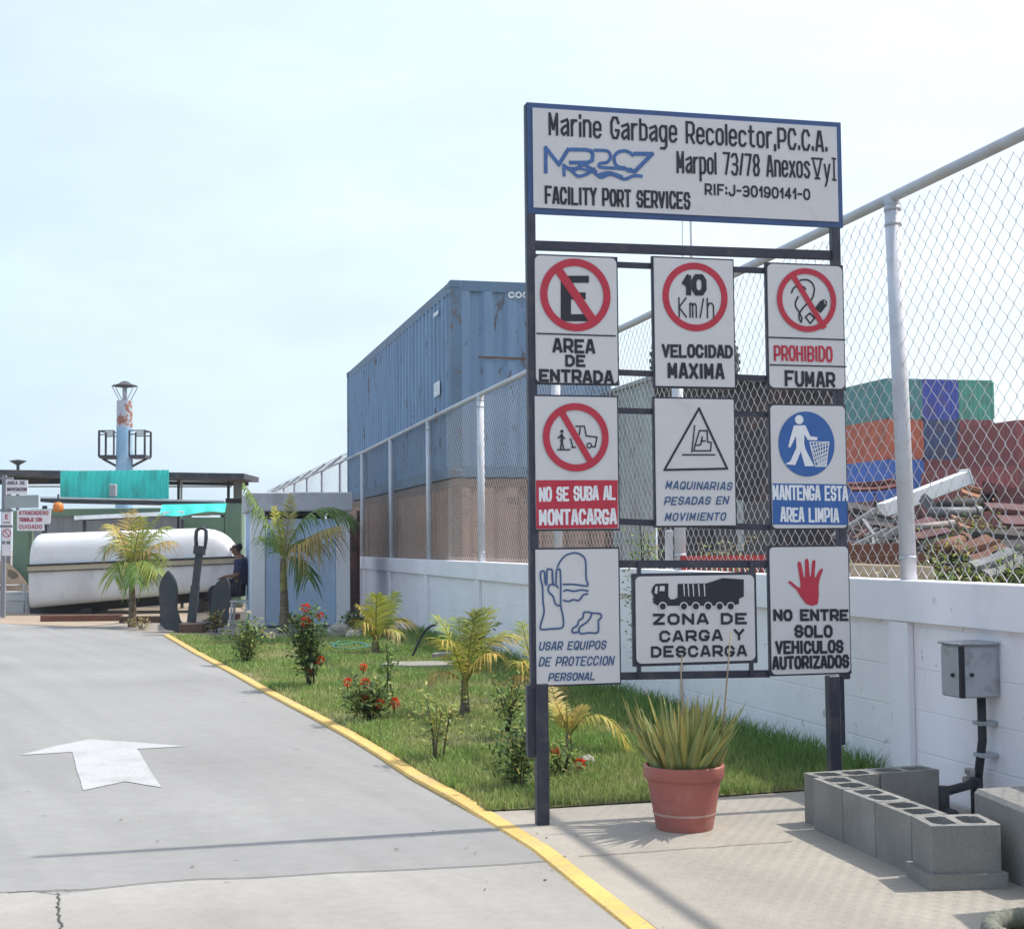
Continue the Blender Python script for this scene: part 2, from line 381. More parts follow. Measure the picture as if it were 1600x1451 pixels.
# kerb: one painted strip, a step of a few centimetres along the lawn
m_yel = mat('kerb_paint', (.62, .405, .125), .8, .12, 3, .4, 60, stain=(.36, .30, .20), stain_amt=.7, stain_scale=4, fine=.10, edge=(.52, .70), spots=((.27, .25, .22), 26.0, .85, .62, .66), grain=.12)
kb = MB(); zk = [.022 if p.y > 7.9 else .012 for p in K]
n = len(K); vs = []
for i in range(n): 
    jz = rnd.uniform(-.004, .004)
    a, b = K[i], K_IN[i]; vs += [(a.x, a.y, -.03), (a.x, a.y, zk[i] - .012 + jz), (a.x + (b.x - a.x) * .1, a.y + (b.y - a.y) * .1, zk[i] + jz), (b.x, b.y, zk[i] + jz), (b.x, b.y, -.03)]
fs = []
for i in range(n - 1):
    for k in range(4): fs.append((i * 5 + k, i * 5 + k + 1, (i + 1) * 5 + k + 1, (i + 1) * 5 + k))
kb.add(vs, fs); tag(kb.build('kerb', m_yel), kind='structure')
# pavement slab under the sign stand, butting on the kerb
slab_back = [Vector((-.16, 8.06)), Vector((.12, 8.12)), Vector((.75, 8.30)), Vector((1.69, 8.62)), Vector((wall_x(8.85) - .0, 8.85))]
ks = min(i for i, p in enumerate(K_IN) if p.y < 8.0)
slab = [tuple(p) for p in slab_back] + [(wall_x(1.0), 1.0)] + [(K_IN[-1].x, 1.0)] + [tuple(p) for p in reversed(K_IN[ks:])]
tag(MB().prism(slab, -.05, .012).build('pavement', m_slab), kind='structure')
tag(MB().ribbon(flat, [p for p in jag(G(905, 1342).xy, G(1240, 1318).xy, 26, .010)], .006, .0155).build('pavement_crack', m_crack), kind='structure')
# direction arrow
m_white_road = mat('arrow_paint', (.41, .41, .41), .8, .06, 6, .2, 80, stain=(.31, .305, .295), stain_amt=.8, stain_scale=3, edge=(.50, .66), spots=((.27, .265, .25), 34.0, .8, .58, .64), grain=.12)
arrow_px = [(30, 1180), (85, 1166), (140, 1155), (214, 1160), (293, 1166), (214, 1170), (252, 1230), (195, 1221), (130, 1235), (113, 1175)]
arrow_pts = []
for i_ in range(len(arrow_px)): arrow_pts += [tuple(p) for p in jag(G(*arrow_px[i_]).xy, G(*arrow_px[(i_ + 1) % len(arrow_px)]).xy, 10, .0035)[:-1]]
tag(MB().sheet(arrow_pts, .004).build('road_arrow', m_white_road), kind='structure')
# lawn
lawn_edge_back = [Vector((-5.85, 24.5)), Vector((-4.4, 23.1)), Vector((-2.8, 23.8)), Vector((wall_x(24.3) - .05, 24.3))]
lawn = [p for p in K_IN[:ks]] + [Vector((-.16, 8.06))] + slab_back[1:] + [Vector((wall_x(y) - .02, y)) for y in (12, 16, 20)] + list(reversed(lawn_edge_back))
m_soil = mat('lawn_soil', (.12, .13, .05), .95, .3, 2.5, .6, 40, stain=(.24, .19, .11), stain_amt=.8, stain_scale=1.1, fine=.25)
tag(MB().sheet([tuple(p) for p in lawn], .02).build('lawn', m_soil), kind='structure')
# path of pale gravel between the lawn and the booth, sand of the planting bed
m_path = mat('path_gravel', (.28, .25, .215), .95, .15, 2, .5, 60, fine=.25)
tag(MB().sheet([tuple(p) for p in reversed(lawn_edge_back)] + [(-6.2, 24.9), (-8.5, 27.6), (-8.0, 29.0), (-3, 29.0), (wall_x(29) - .02, 29)], -.02).build('path', m_path), kind='structure')
m_sand = mat('sand', (.34, .27, .20), .95, .15, 1.5, .6, 30, fine=.2, stain=(.30, .22, .16), stain_amt=.6, stain_scale=2)
tag(MB().sheet([(-6.3, 25.2), (-8.6, 27.9), (-10.6, 29.4), (-34, 34), (-34, 70), (-4.9, 70), (-5.0, 29.2), (-8.0, 29.05), (-8.4, 27.4)], -.014).build('sand_ground', m_sand), kind='structure')

# ------------------------------------------------------------------ boundary wall with its chain link fence
def wall_paint():
    m = mat('wall_paint', (.88, .83, .85), .8, .05, 1.2, .25, 50, stain=(.58, .54, .53), stain_amt=.4, stain_scale=2.2, edge=(.56, .76), spots=((.32, .29, .27), 11.0, .6, .665, .73))
    nt = m.node_tree; N = nt.nodes; L = nt.links; b = N['Principled BSDF']
    # block courses as a bump: coordinates along the wall
    tc = N.new('ShaderNodeTexCoord'); vr = N.new('ShaderNodeVectorRotate'); vr.rotation_type = 'Z_AXIS'; vr.inputs['Angle'].default_value = -(math.pi / 2 + WA)
    L.new(tc.outputs['Object'], vr.inputs['Vector'])
    sx = N.new('ShaderNodeSeparateXYZ'); cx = N.new('ShaderNodeCombineXYZ'); L.new(vr.outputs[0], sx.inputs[0]); L.new(sx.outputs['X'], cx.inputs['X']); L.new(sx.outputs['Z'], cx.inputs['Y'])
    br = N.new('ShaderNodeTexBrick'); br.inputs['Scale'].default_value = 1; br.inputs['Mortar Size'].default_value = .007; br.inputs['Mortar Smooth'].default_value = .6; br.inputs['Brick Width'].default_value = .52; br.inputs['Row Height'].default_value = .245
    br.inputs['Color1'].default_value = (1, 1, 1, 1); br.inputs['Color2'].default_value = (1, 1, 1, 1); br.inputs['Mortar'].default_value = (0, 0, 0, 1)
    L.new(cx.outputs[0], br.inputs['Vector'])
    bp = N.new('ShaderNodeBump'); bp.inputs['Strength'].default_value = .4; bp.inputs['Distance'].default_value = .012
    L.new(br.outputs['Color'], bp.inputs['Height']); old = b.inputs['Normal'].links[0].from_socket; L.new(old, bp.inputs['Normal']); L.new(bp.outputs[0], b.inputs['Normal'])
    return m
m_wall = wall_paint()
m_wall2 = mat('wall_paint_smooth', (.87, .83, .85), .8, .05, 1.2, .2, 50, stain=(.58, .54, .53), stain_amt=.4, stain_scale=2.2, edge=(.56, .76), spots=((.32, .29, .27), 11.0, .5, .68, .74))
m_galv = mat('galvanised_steel', (.50, .52, .55), .6, .10, 3, 0, metal=.25, stain=(.45, .42, .38), stain_amt=.5, stain_scale=4)
m_postp = mat('post_paint', (.60, .61, .66), .7, .08, 3, 0, metal=0, stain=(.5, .45, .4), stain_amt=.4, stain_scale=5)
WALL_T0, WALL_T1, WALL_TOP = -9.0, 24.95, 1.262
post_t = [1.01 + 3.87 * k for k in range(-2, 14)]
bw = thing('boundary_wall', 'long white painted block wall under the chain link fence', 'wall', wall_pt(0, 0, 0))
def wbox(t0, t1, o0, o1, z0, z1, mb=None, bev=0):
    mb = mb or MB(); return mb.box(wall_pt((t0 + t1) / 2, (o0 + o1) / 2, (z0 + z1) / 2), (t1 - t0, o1 - o0, z1 - z0), WD, WN, UP, bev)
wbox(WALL_T0, WALL_T1, -.15, -.045, -.05, 1.01).build('wall_panel', m_wall, bw)
wbox(WALL_T0, WALL_T1, -.15, .0, 1.012, WALL_TOP, bev=.006).build('cap_beam', m_wall2, bw)
for t in post_t:
    if WALL_T0 < t < WALL_T1: wbox(t - .11, t + .11, -.042, -.0025, -.05, 1.009).build('column', m_wall2, bw)
wbox(WALL_T1 + .003, WALL_T1 + .25, -.16, .01, -.05, WALL_TOP + .003).build('column', m_wall2, bw)
# far stretch of wall behind the booth
wbox(WALL_T1 + 2.2, 62, -.15, 0, -.05, WALL_TOP).build('far_wall_panel', m_wall2, bw)

cf = thing('chain_link_fence', 'tall galvanised chain link fence standing on top of the white wall', 'fence', wall_pt(0, -.075, WALL_TOP))
FT = 3.56                                                     # rail height
FO = -.075
def rail_z(t): return FT + .05 * math.sin((t + 3) * .13) * (1 if t < 25 else .3) + .06 * max(0, min(1.4, (6 - t) / 6))
wires = MB(); dW = .06; H0 = WALL_TOP + .01
def fence_wires(t0, t1, dw, hh, rad):
    nv = 3; vs = []; fs = []; rr = random.Random(5)
    for i in range(int((t1 - t0) / dw)):
        ta = t0 + i * dw; zt = rail_z(ta) - .02; m_ = int((zt - H0) / hh); base = len(vs)
        ph = i % 2
        for k in range(m_ + 1):
            side = (k + ph) % 2
            tt = ta + (dw * 1.04 if side else -dw * .04) + .004 * math.sin(i * .7 + k * .35) ; z = H0 + k * hh
            off = FO + .012 * math.sin(ta * 1.7 + z * 2.1) + (.003 if side else -.003)
            c = wall_pt(tt, off, z)
            for q in range(nv):
                an = 2 * math.pi * q / nv; p = c + WD * (rad * math.cos(an)) + WN * (rad * math.sin(an)); vs.append(p)
            if k:
                a = base + (k - 1) * nv; b = base + k * nv
                for q in range(nv): fs.append((a + q, a + (q + 1) % nv, b + (q + 1) % nv, b + q))
    wires.add(vs, fs)
fence_wires(-7.0, 24.0, dW, .062, .0025)
fence_wires(24.0, 58.0, .14, .14, .0024)
wires.build('wire_mesh', m_galv, cf, smooth=True)
MB().tube([wall_pt(t, FO, rail_z(t)) for t in np.linspace(-8, 25, 34)], .034, 12).build('top_rail', m_galv, cf, smooth=True)
MB().tube([wall_pt(t, FO, rail_z(t)) for t in np.linspace(25, 60, 20)], .028, 8).build('top_rail', m_galv, cf, smooth=True)
m_darkpost = mat('weathered_post', (.20, .20, .24), .6, .1, 3)
for i, t in enumerate(post_t):
    lean = .07 if i == 2 else 0.0
    a = wall_pt(t - .02, FO, WALL_TOP - .06 if t < WALL_T1 else 0); b = wall_pt(t + lean, FO, rail_z(t) - .03)
    far = t > 26
    po = MB().tube([a, b], .05 if not far else .032, 16).build('post', m_darkpost if far else m_postp, cf, smooth=True)
    if t < 20:
        d_ = (b - a).normalized()
        for s_ in (.08, .94, .98): c = a + (b - a) * s_; MB().tube([c - d_ * .012, c + d_ * .012], .0535, 16).build('band', m_galv, po, smooth=True)
        MB().lathe(b, [(.052, -.02), (.05, .03), (.02, .05), (.0, .052)], 14).build('cap', m_galv, po, smooth=True)
    if far:
        arm = MB().bar(wall_pt(t, FO, rail_z(t) - .03), wall_pt(t + .05, -.62, rail_z(t) + .40), .05, .05).build('barbed_wire_arm', m_darkpost, po)
bwire = MB()
for j, f_ in enumerate((.35, .65, .95)):
    pts = [wall_pt(t, FO - .545 * f_, rail_z(t) + .43 * f_ + .02 * math.sin(t * 3)) for t in np.linspace(26.0, 58, 40)]
    bwire.tube(pts, .006, 4)
    for t in np.arange(26.2, 57, .3):
        c = wall_pt(t, FO - .545 * f_, rail_z(t) + .43 * f_); bwire.bar(c - UP * .03 - WD * .02, c + UP * .03 + WD * .02, .006)
bwire.build('barbed_wire', m_darkpost, cf)
# ------------------------------------------------------------------ the sign stand
m_frame = mat('frame_enamel', (.035, .037, .058), .5, .12, 6, .1, 40, stain=(.12, .10, .10), stain_amt=.35, stain_scale=8)
m_trim = mat('blue_trim', (.045, .085, .205), .55, .12, 6, .1, 40)
m_plate = mat('plate_white', (.60, .585, .59), .6, .025, 4, .04, 20, stain=(.48, .45, .42), stain_amt=.5, stain_scale=4, edge=(.55, .75))
m_black = mat('letter_black', (.022, .022, .032), .6, .15, 30)
m_ink = mat('ink_blue', (.05, .10, .22), .6, .15, 30)
m_logo = mat('logo_blue', (.055, .13, .32), .6, .2, 30)
m_red = mat('sign_red', (.46, .028, .055), .55, .07, 12)
m_blue = mat('sign_blue', (.035, .115, .34), .55, .07, 12)
m_wletter = mat('letter_white', (.74, .74, .76), .6, .06, 30)
st = thing('sign_stand', 'tall dark steel sign stand carrying a wide lettered board and nine warning plates', 'sign', (0.1, 7.66, 0))
S = SIGN.S
def sbar(a, b, w, dep, d=-.03, m=None, name='crossbar', parent=None):
    a = S(*a); b = S(*b); return MB().bar(SIGN.pt(a.x, a.y, d), SIGN.pt(b.x, b.y, d), w, dep, up=SIGN.N).build(name, m or m_frame, parent or st)
pu = lambda px, py: S(px, py).x
# uprights, stakes and cross bars
uL = S(834.5, 700).x; uR = S(1316, 700).x; vT = S(823, 160).y; vB = S(832, 1072).y
for name, u, v0, v1, w, d in (('upright', uL, vB - .02, vT, .05, -.035), ('upright', uR, vB - .02, vT - .002, .05, -.035)):
    MB().box(SIGN.pt(u, (v0 + v1) / 2, d), (w, .05, v1 - v0), SIGN.U, SIGN.N, UP, .004).build(name, m_frame, st)
for u, dx, zt, zb in ((S(848, 1200).x, -.052, S(848, 1071).y, .0), (S(1305, 1150).x, .052, S(1305, 1058).y, .0)):
    MB().box(SIGN.pt(u, zt / 2 + .01, -.02), (.068, .06, zt), SIGN.U, SIGN.N, UP, .005).build('stake', m_frame, st)
    MB().box(SIGN.pt(u + dx, zt - .19, -.045), (.045, .05, .38), SIGN.U, SIGN.N, UP, .004).build('stake_sleeve', m_frame, st)
for a, b, w in (((836, 381), (1310, 397), .05), ((962, 411), (1205, 421), .028), ((962, 580), (1205, 590), .030), ((962, 640), (1205, 647), .030), ((962, 814), (1206, 824), .034),
                ((966, 881), (1206, 881), .042), ((966, 1057), (1206, 1053), .040)):
    sbar(a, b, w, .035, -.045)
for x in (1000, 1176):
    sbar((x, 877), (x, 1055), .020, .02, -.020, name='hanger')
def plate(label, c, border=True, rad=0.0, inset=.010, name='warning_plate', trim=None, parent=None, right=None):
    q = [S(*p) for p in c]; u0 = (q[0].x + q[3].x) / 2; u1 = (q[1].x + q[2].x) / 2; v1 = (q[0].y + q[1].y) / 2; v0 = (q[2].y + q[3].y) / 2
    fr = lambda x, y, z: SIGN.pt(x, y, z)
    p = MB().prism(rrect(u0 + inset, v0 + inset, u1 - (right or inset), v1 - inset, rad), -.008, .0, fr).build(name, m_plate, st)
    tag(p, label)
    if border:
        MB().prism([(u0, v0), (u1, v0), (u1, v1), (u0, v1)], -.030, -.0085, fr).build('backing_frame', trim or m_frame, p)
    return p
def poly(parent, pts, m, d=.003, name='pictogram'): return MB().fill(SIGN, [S(*p) for p in pts], d).build(name, m, parent)
SC = lambda px: px * 7.95 / F_PX
def lines(parent, sets, w, m, d=.003, name='pictogram'):
    mb = MB()
    for i, s_ in enumerate(sets): mb.ribbon(SIGN, [S(*p) for p in s_], SC(w), d + .0003 * i)
    return mb.build(name, m, parent)
def smoothp(pts, n=5, closed=False):
    pts = [Vector(p) for p in pts]; m = len(pts); out = []
    for i in range(m if closed else m - 1):
        g = (lambda k: pts[k % m]) if closed else (lambda k: pts[max(0, min(m - 1, k))])
        p0, p1, p2, p3 = g(i - 1), g(i), g(i + 1), g(i + 2)
        for k in range(n):
            t = k / n; out.append(.5 * ((2 * p1) + (p2 - p0) * t + (2 * p0 - 5 * p1 + 4 * p2 - p3) * t * t + (3 * p1 - p0 - 3 * p2 + p3) * t ** 3))
    out.append(out[0].copy() if closed else pts[-1]); return out
Zm = lambda ox, oy, k, pts: [(ox + x / k, oy + y / k) for x, y in pts]
def ring(parent, c, r, w, m, d=.003):
    q = S(*c); o = circle(q, SC(r), 64); i = circle(q, SC(r - w), 64); vs = [SIGN.pt(p.x, p.y, d) for p in o + i]; n = 64
    mb = MB(); mb.add(vs, [(k, (k + 1) % n, n + (k + 1) % n, n + k) for k in range(n)]); return mb.build('ring', m, parent)
def disc(parent, c, r, m, d=.003, name='disc', ry=None): return MB().fill(SIGN, circle(S(*c), SC(r), 56, SC(ry) if ry else None), d).build(name, m, parent)
T = lambda par, txt, x0, y0, x1, y1, h, t, m=m_black, **k: lettering(SIGN, par, txt, x0, y0, x1, y1, h, t, m, jit=.03, **k)

# header board
hb = plate('wide white board with blue border naming a marine garbage company', [(823, 160), (1313, 190), (1320, 352), (826, 336)], inset=.031, name='header_board', trim=m_trim)
T(hb, 'Marine Garbage Recolector,PC.C.A.', 857, 212, 1293, 238, 35, 4.6)
T(hb, 'Marpol 73/78 Anexos', 1057, 271, 1266, 279, 35, 4.2)
T(hb, '{', 1269, 280, 1285, 281, 34, 3.4); T(hb, 'y', 1287, 281, 1298, 281, 32, 3.6); T(hb, '}', 1302, 283, 1307, 284, 36, 3.2)
T(hb, 'RIF:J-30190141-0', 1101, 305, 1266, 313, 18, 3.6)
T(hb, 'FACILITY PORT SERVICES', 851, 319, 1079, 328, 28, 4.6)
lg = lambda pts: Zm(840, 220, 8, pts)
mb = MB()
for i, (pts, w) in enumerate((([(100, 410), (100, 90), (265, 300), (380, 112), (600, 115), (670, 130), (690, 180), (680, 250), (620, 276), (390, 276)], 6.0),
        ([(700, 122), (850, 126), (900, 160), (905, 225), (860, 275), (780, 285), (780, 332), (960, 345), (1180, 362)], 5.0),
        ([(1200, 195), (1150, 150), (1080, 128), (1000, 150), (955, 205), (965, 280), (1010, 330), (1100, 342)], 5.4),
        ([(1195, 165), (1430, 168), (1215, 385), (1110, 368)], 6.5),
        ([(325, 290), (330, 450)], 5.0), ([(335, 320), (420, 375), (500, 445), (600, 425), (680, 385), (740, 430), (800, 460), (900, 420), (1000, 450), (1090, 482), (1200, 440), (1310, 448)], 5.0),
        ([(360, 345), (480, 350), (560, 300), (660, 345), (740, 400)], 5.0), ([(420, 385), (520, 350), (620, 370), (720, 350)], 4.2), ([(740, 440), (860, 405), (960, 420), (1060, 460)], 5.5))):
    mb.ribbon(SIGN, [S(*p) for p in smoothp(lg(pts), 3)] if i not in (0, 3, 4) else [S(*p) for p in lg(pts)], SC(w), .003 + .0003 * i)
mb.build('emblem', m_logo, hb)
# plate 1: no entry area E
p = plate('white plate with barred E over AREA DE ENTRADA', [(834, 397), (967, 400), (967, 602), (834, 600)], rad=.03)
poly(p, [(876, 431), (920, 431), (920, 442), (892, 442), (892, 457), (915, 457), (915, 468), (892, 468), (892, 491), (919, 491), (919, 502), (876, 502)], m_black)
ring(p, (899, 461), 56, 11.5, m_red, .0045); lines(p, [[(871, 420), (930, 506)]], 13.5, m_red, .004, 'slash')
lines(p, [[(838, 521), (962, 525)]], 2.2, m_black, name='divider')
T(p, 'AREA', 863, 551, 930, 553, 23, 5.4); T(p, 'DE', 883, 573, 915, 574, 19, 5); T(p, 'ENTRADA', 842, 597, 959, 600, 21, 5.6)
# plate 2: speed limit
p = plate('white plate with red ring reading 10 Km/h over VELOCIDAD MAXIMA', [(1019, 401), (1148, 403), (1150, 607), (1022, 606)])
ring(p, (1086, 464), 54, 10.5, m_red)
T(p, '10', 1066, 462, 1104, 462, 34, 9.5); T(p, 'Km/h', 1060, 496, 1116, 498, 32, 2.6)
T(p, 'VELOCIDAD', 1034, 559, 1145, 560, 21, 5); T(p, 'MAXIMA', 1043, 591, 1132, 593, 25, 5.6)
# plate 3: no smoking
p = plate('white plate with barred smoking cigarette over PROHIBIDO FUMAR', [(1196, 409), (1317, 414), (1324, 611), (1201, 607)], rad=.03)
z3 = lambda pts: Zm(1190, 400, 6.593, pts)
poly(p, z3([(545, 540), (600, 465), (640, 445), (672, 470), (670, 510), (605, 590)]), m_black)
lines(p, [z3([(450, 630), (495, 590), (545, 640), (500, 695), (450, 630)]), smoothp(z3([(390, 252), (460, 245), (515, 275), (540, 330), (535, 390), (510, 450), (430, 530), (390, 590), (385, 640), (405, 680), (412, 640), (385, 580), (350, 520), (350, 470), (378, 415)]), 4),
          smoothp(z3([(305, 385), (328, 332), (380, 310), (430, 320), (455, 350)]), 4)], 2.6, m_black)
lines(p, [z3([(640, 460), (655, 500)])], 1.2, m_plate, .0042)
ring(p, (1260, 469), 51, 9.0, m_red, .0055); lines(p, [[(1237, 428), (1288, 513)]], 9, m_red, .005, 'slash')
lines(p, [[(1200, 527), (1321, 531)], [(1202, 570), (1323, 573)]], 2.2, m_black, name='divider')
T(p, 'PROHIBIDO', 1209, 564, 1301, 566, 25, 4.2, m_red); T(p, 'FUMAR', 1226, 604, 1305, 606, 25, 5.4)
# plate 4: do not climb on the forklift
p = plate('white plate with barred forklift and red band NO SE SUBA AL MONTACARGA', [(834, 617), (968, 617), (968, 829), (834, 829)])
z4 = lambda pts: Zm(830, 620, 10.667, pts)
lines(p, [z4([(735, 490), (885, 490), (915, 650), (1095, 670), (1065, 830), (1010, 830)]), z4([(815, 510), (800, 640)]), z4([(650, 690), (690, 830)]), z4([(665, 840), (740, 840)]), z4([(430, 880), (650, 880)]), z4([(440, 690), (500, 635), (560, 700)]), z4([(485, 870), (505, 750)]), z4([(540, 870), (510, 750)])], 2.2, m_black)
lines(p, [z4([(507, 615), (507, 760)])], 4.2, m_black, .0038); disc(p, z4([(510, 575)])[0], 2.6, m_black, name='pictogram')
ring(p, z4([(965, 810)])[0], 4.6, 2.0, m_black)
ring(p, (899.5, 683), 52, 10.5, m_red, .0062); lines(p, [[(876, 642), (924, 724)]], 10, m_red, .0056, 'slash')
q0, q1 = S(837.5, 750), S(965, 824.5)
poly(p, [(837.3, 750), (965, 750), (965.2, 825), (837.5, 826)], m_red, .002, 'band')
T(p, 'NO SE SUBA AL', 842, 784, 962, 781, 23, 4.4, m_wletter); T(p, 'MONTACARGA', 842, 821, 964, 819, 25, 5, m_wletter)
# plate 5: heavy machinery
p = plate('white plate with triangle and forklift over MAQUINARIAS PESADAS EN MOVIMIENTO', [(1021, 620), (1150, 621), (1151, 824), (1023, 823)])
z5 = lambda pts: Zm(960, 540, 4.032, pts)
lines(p, [[(1092, 638), (1136, 732), (1038, 734), (1092, 638)]], 3.4, m_black)
lines(p, [z5([(505, 500), (487, 672)]), z5([(507, 628), (535, 535), (582, 535), (587, 607), (609, 610), (605, 662), (500, 662), (507, 628), (540, 625), (552, 600)]), z5([(425, 687), (635, 687)]), z5([(552, 570), (548, 605)]), z5([(540, 600), (575, 600)])], 2.2, m_black)
T(p, 'MAQUINARIAS', 1039, 764, 1143, 766, 13, 2.5, m_ink, slant=.25); T(p, 'PESADAS EN', 1037, 789, 1137, 788, 13, 2.5, m_ink, slant=.25); T(p, 'MOVIMIENTO', 1038, 814, 1133, 813, 13, 2.5, m_ink, slant=.25)
# plate 6: keep the area clean
p = plate('white plate with walker and litter basket on blue disc over MANTENGA ESTA AREA LIMPIA', [(1202, 629), (1322, 633), (1327, 828), (1204, 827)], rad=.025)
z6 = lambda pts: Zm(1200, 630, 7.254, pts)
disc(p, (1260, 693.5), 48, m_blue, ry=51.5)
disc(p, z6([(350, 185)])[0], 7.2, m_wletter, .0045, 'pictogram')
poly(p, z6([(290, 250), (420, 250), (475, 372), (555, 385), (552, 420), (445, 415), (410, 350), (405, 450), (420, 520), (520, 712), (415, 712), (368, 545), (305, 700), (190, 690), (250, 655), (320, 500), (312, 370), (250, 500), (225, 495), (240, 430)]), m_wletter, .0045)
bk = [z6([(470, 440), (685, 440), (655, 714), (535, 714), (470, 440)])]
for k in range(7):
    f_ = k / 6; bk.append(z6([(470 + 215 * f_, 440), (535 + 120 * min(1, f_ * .6 + .3), 714)])); bk.append(z6([(470 + 65 * f_, 440 + 274 * f_), (685 - 30 * max(0, f_ - .25), 440 + 274 * max(0, f_ - .25))]))
lines(p, bk, 1.5, m_wletter, .0045)
poly(p, [(1206.5, 755), (1322.5, 756.5), (1324, 820), (1207, 819)], m_blue, .002, 'band')
T(p, 'MANTENGA ESTA', 1207, 781, 1325, 783, 24, 4.0, m_wletter); T(p, 'AREA LIMPIA', 1219, 815, 1311, 816.5, 23, 4.0, m_wletter)
# plate 7: protective gear
p = plate('white plate with outlined helmet, glove, goggles and boots over USAR EQUIPOS DE PROTECCION PERSONAL', [(834, 856), (969, 854), (971, 1070), (836, 1072)])
z7 = lambda pts: Zm(830, 850, 6.307, pts)
lines(p, [smoothp(z7([(255, 230), (285, 170), (340, 110), (430, 85), (500, 110), (535, 170), (540, 330), (557, 395), (535, 410), (420, 395), (310, 395)]), 4), smoothp(z7([(315, 465), (350, 450), (420, 462), (490, 450), (565, 460)]), 4), smoothp(z7([(562, 488), (510, 500), (470, 552), (410, 545), (370, 562), (310, 550)]), 4),
          smoothp(z7([(240, 400), (215, 395), (207, 330), (205, 255), (180, 247), (155, 255), (152, 390), (135, 370), (130, 280), (110, 262), (92, 280), (92, 340), (110, 420), (115, 560), (125, 670), (90, 800), (100, 838), (200, 832), (292, 825), (317, 790), (310, 700), (290, 600), (290, 440), (285, 265), (265, 247), (248, 260), (242, 390)]), 4),
          smoothp(z7([(265, 432), (240, 402), (180, 400), (168, 440), (175, 475), (215, 515), (240, 590), (285, 605)]), 4), z7([(207, 265), (212, 385)]),
          smoothp(z7([(465, 862), (410, 870), (405, 832), (450, 800), (470, 750), (508, 725), (520, 670), (590, 676), (580, 725), (540, 772), (480, 812), (465, 862)]), 3), smoothp(z7([(590, 676), (678, 685), (687, 725), (660, 755), (656, 866), (570, 870), (490, 880), (466, 850)]), 3)], 2.7, m_ink)
T(p, 'USAR EQUIPOS', 841, 1016, 946, 1014, 14, 2.6, m_ink, slant=.22); T(p, 'DE PROTECCION', 841, 1041, 958, 1039, 15, 2.6, m_ink, slant=.22); T(p, 'PERSONAL', 856, 1064, 929, 1062, 13, 2.6, m_ink, slant=.22)
# plate 8: loading zone
p = plate('smaller wide white plate with black lorry over ZONA DE CARGA Y DESCARGA', [(989, 895), (1184, 894), (1183, 1037), (990, 1040)], rad=.03, inset=.016)
z8 = lambda pts: Zm(980, 880, 7.255, pts)
poly(p, z8([(272, 320), (285, 270), (320, 230), (465, 225), (465, 378), (495, 408), (545, 400), (570, 380), (570, 230), (890, 225), (960, 205), (1075, 165), (1320, 180), (1320, 375), (1265, 402), (1268, 455), (1200, 478), (345, 478), (285, 438), (300, 428), (285, 400), (300, 382)]), m_black)
for x in (640, 690, 745, 808, 872): poly(p, z8([(x - 9, 232), (x + 5, 232), (x + 12, 372), (x + 2, 372)]), m_plate, .0036)
poly(p, z8([(368, 255), (422, 255), (422, 312), (362, 312)]), m_plate, .0036); poly(p, z8([(318, 262), (345, 256), (338, 345), (308, 335)]), m_plate, .0036)
for x in (400, 640, 775, 915, 1045, 1170):
    c = z8([(x, 485)])[0]; disc(p, c, 6.8, m_plate, .0042, 'pictogram'); disc(p, c, 5.0, m_black, .0048, 'pictogram')
T(p, 'ZONA DE', 1020, 976, 1167, 975, 18, 4.9); T(p, 'CARGA Y', 1030, 1003, 1163, 1000, 18, 4.7); T(p, 'DESCARGA', 1017, 1027, 1167, 1025, 18, 4.6)
# plate 9: do not enter
p = plate('white plate with red open hand over NO ENTRE SOLO VEHICULOS AUTORIZADOS', [(1202, 853), (1328, 850), (1331, 1054), (1202, 1055)], rad=.025)
z9 = lambda pts: Zm(1180, 800, 3.8095, pts)
poly(p, smoothp(z9([(195, 418), (210, 410), (240, 435), (268, 448), (262, 380), (250, 305), (262, 294), (273, 305), (288, 382), (296, 380), (295, 290), (306, 277), (317, 290), (323, 376), (331, 376), (338, 295), (349, 285), (358, 295), (352, 390), (372, 360), (390, 336), (403, 342), (385, 390), (376, 440), (372, 545), (302, 545), (245, 462)]), 2, True)[:-1], m_red)
T(p, 'NO ENTRE', 1208, 970, 1326, 970, 19, 5.4); T(p, 'SOLO', 1241, 996, 1301, 996, 20, 5.4); T(p, 'VEHICULOS', 1211, 1022, 1318, 1020, 21, 5.2); T(p, 'AUTORIZADOS', 1206, 1046, 1327, 1043, 21, 5.2)
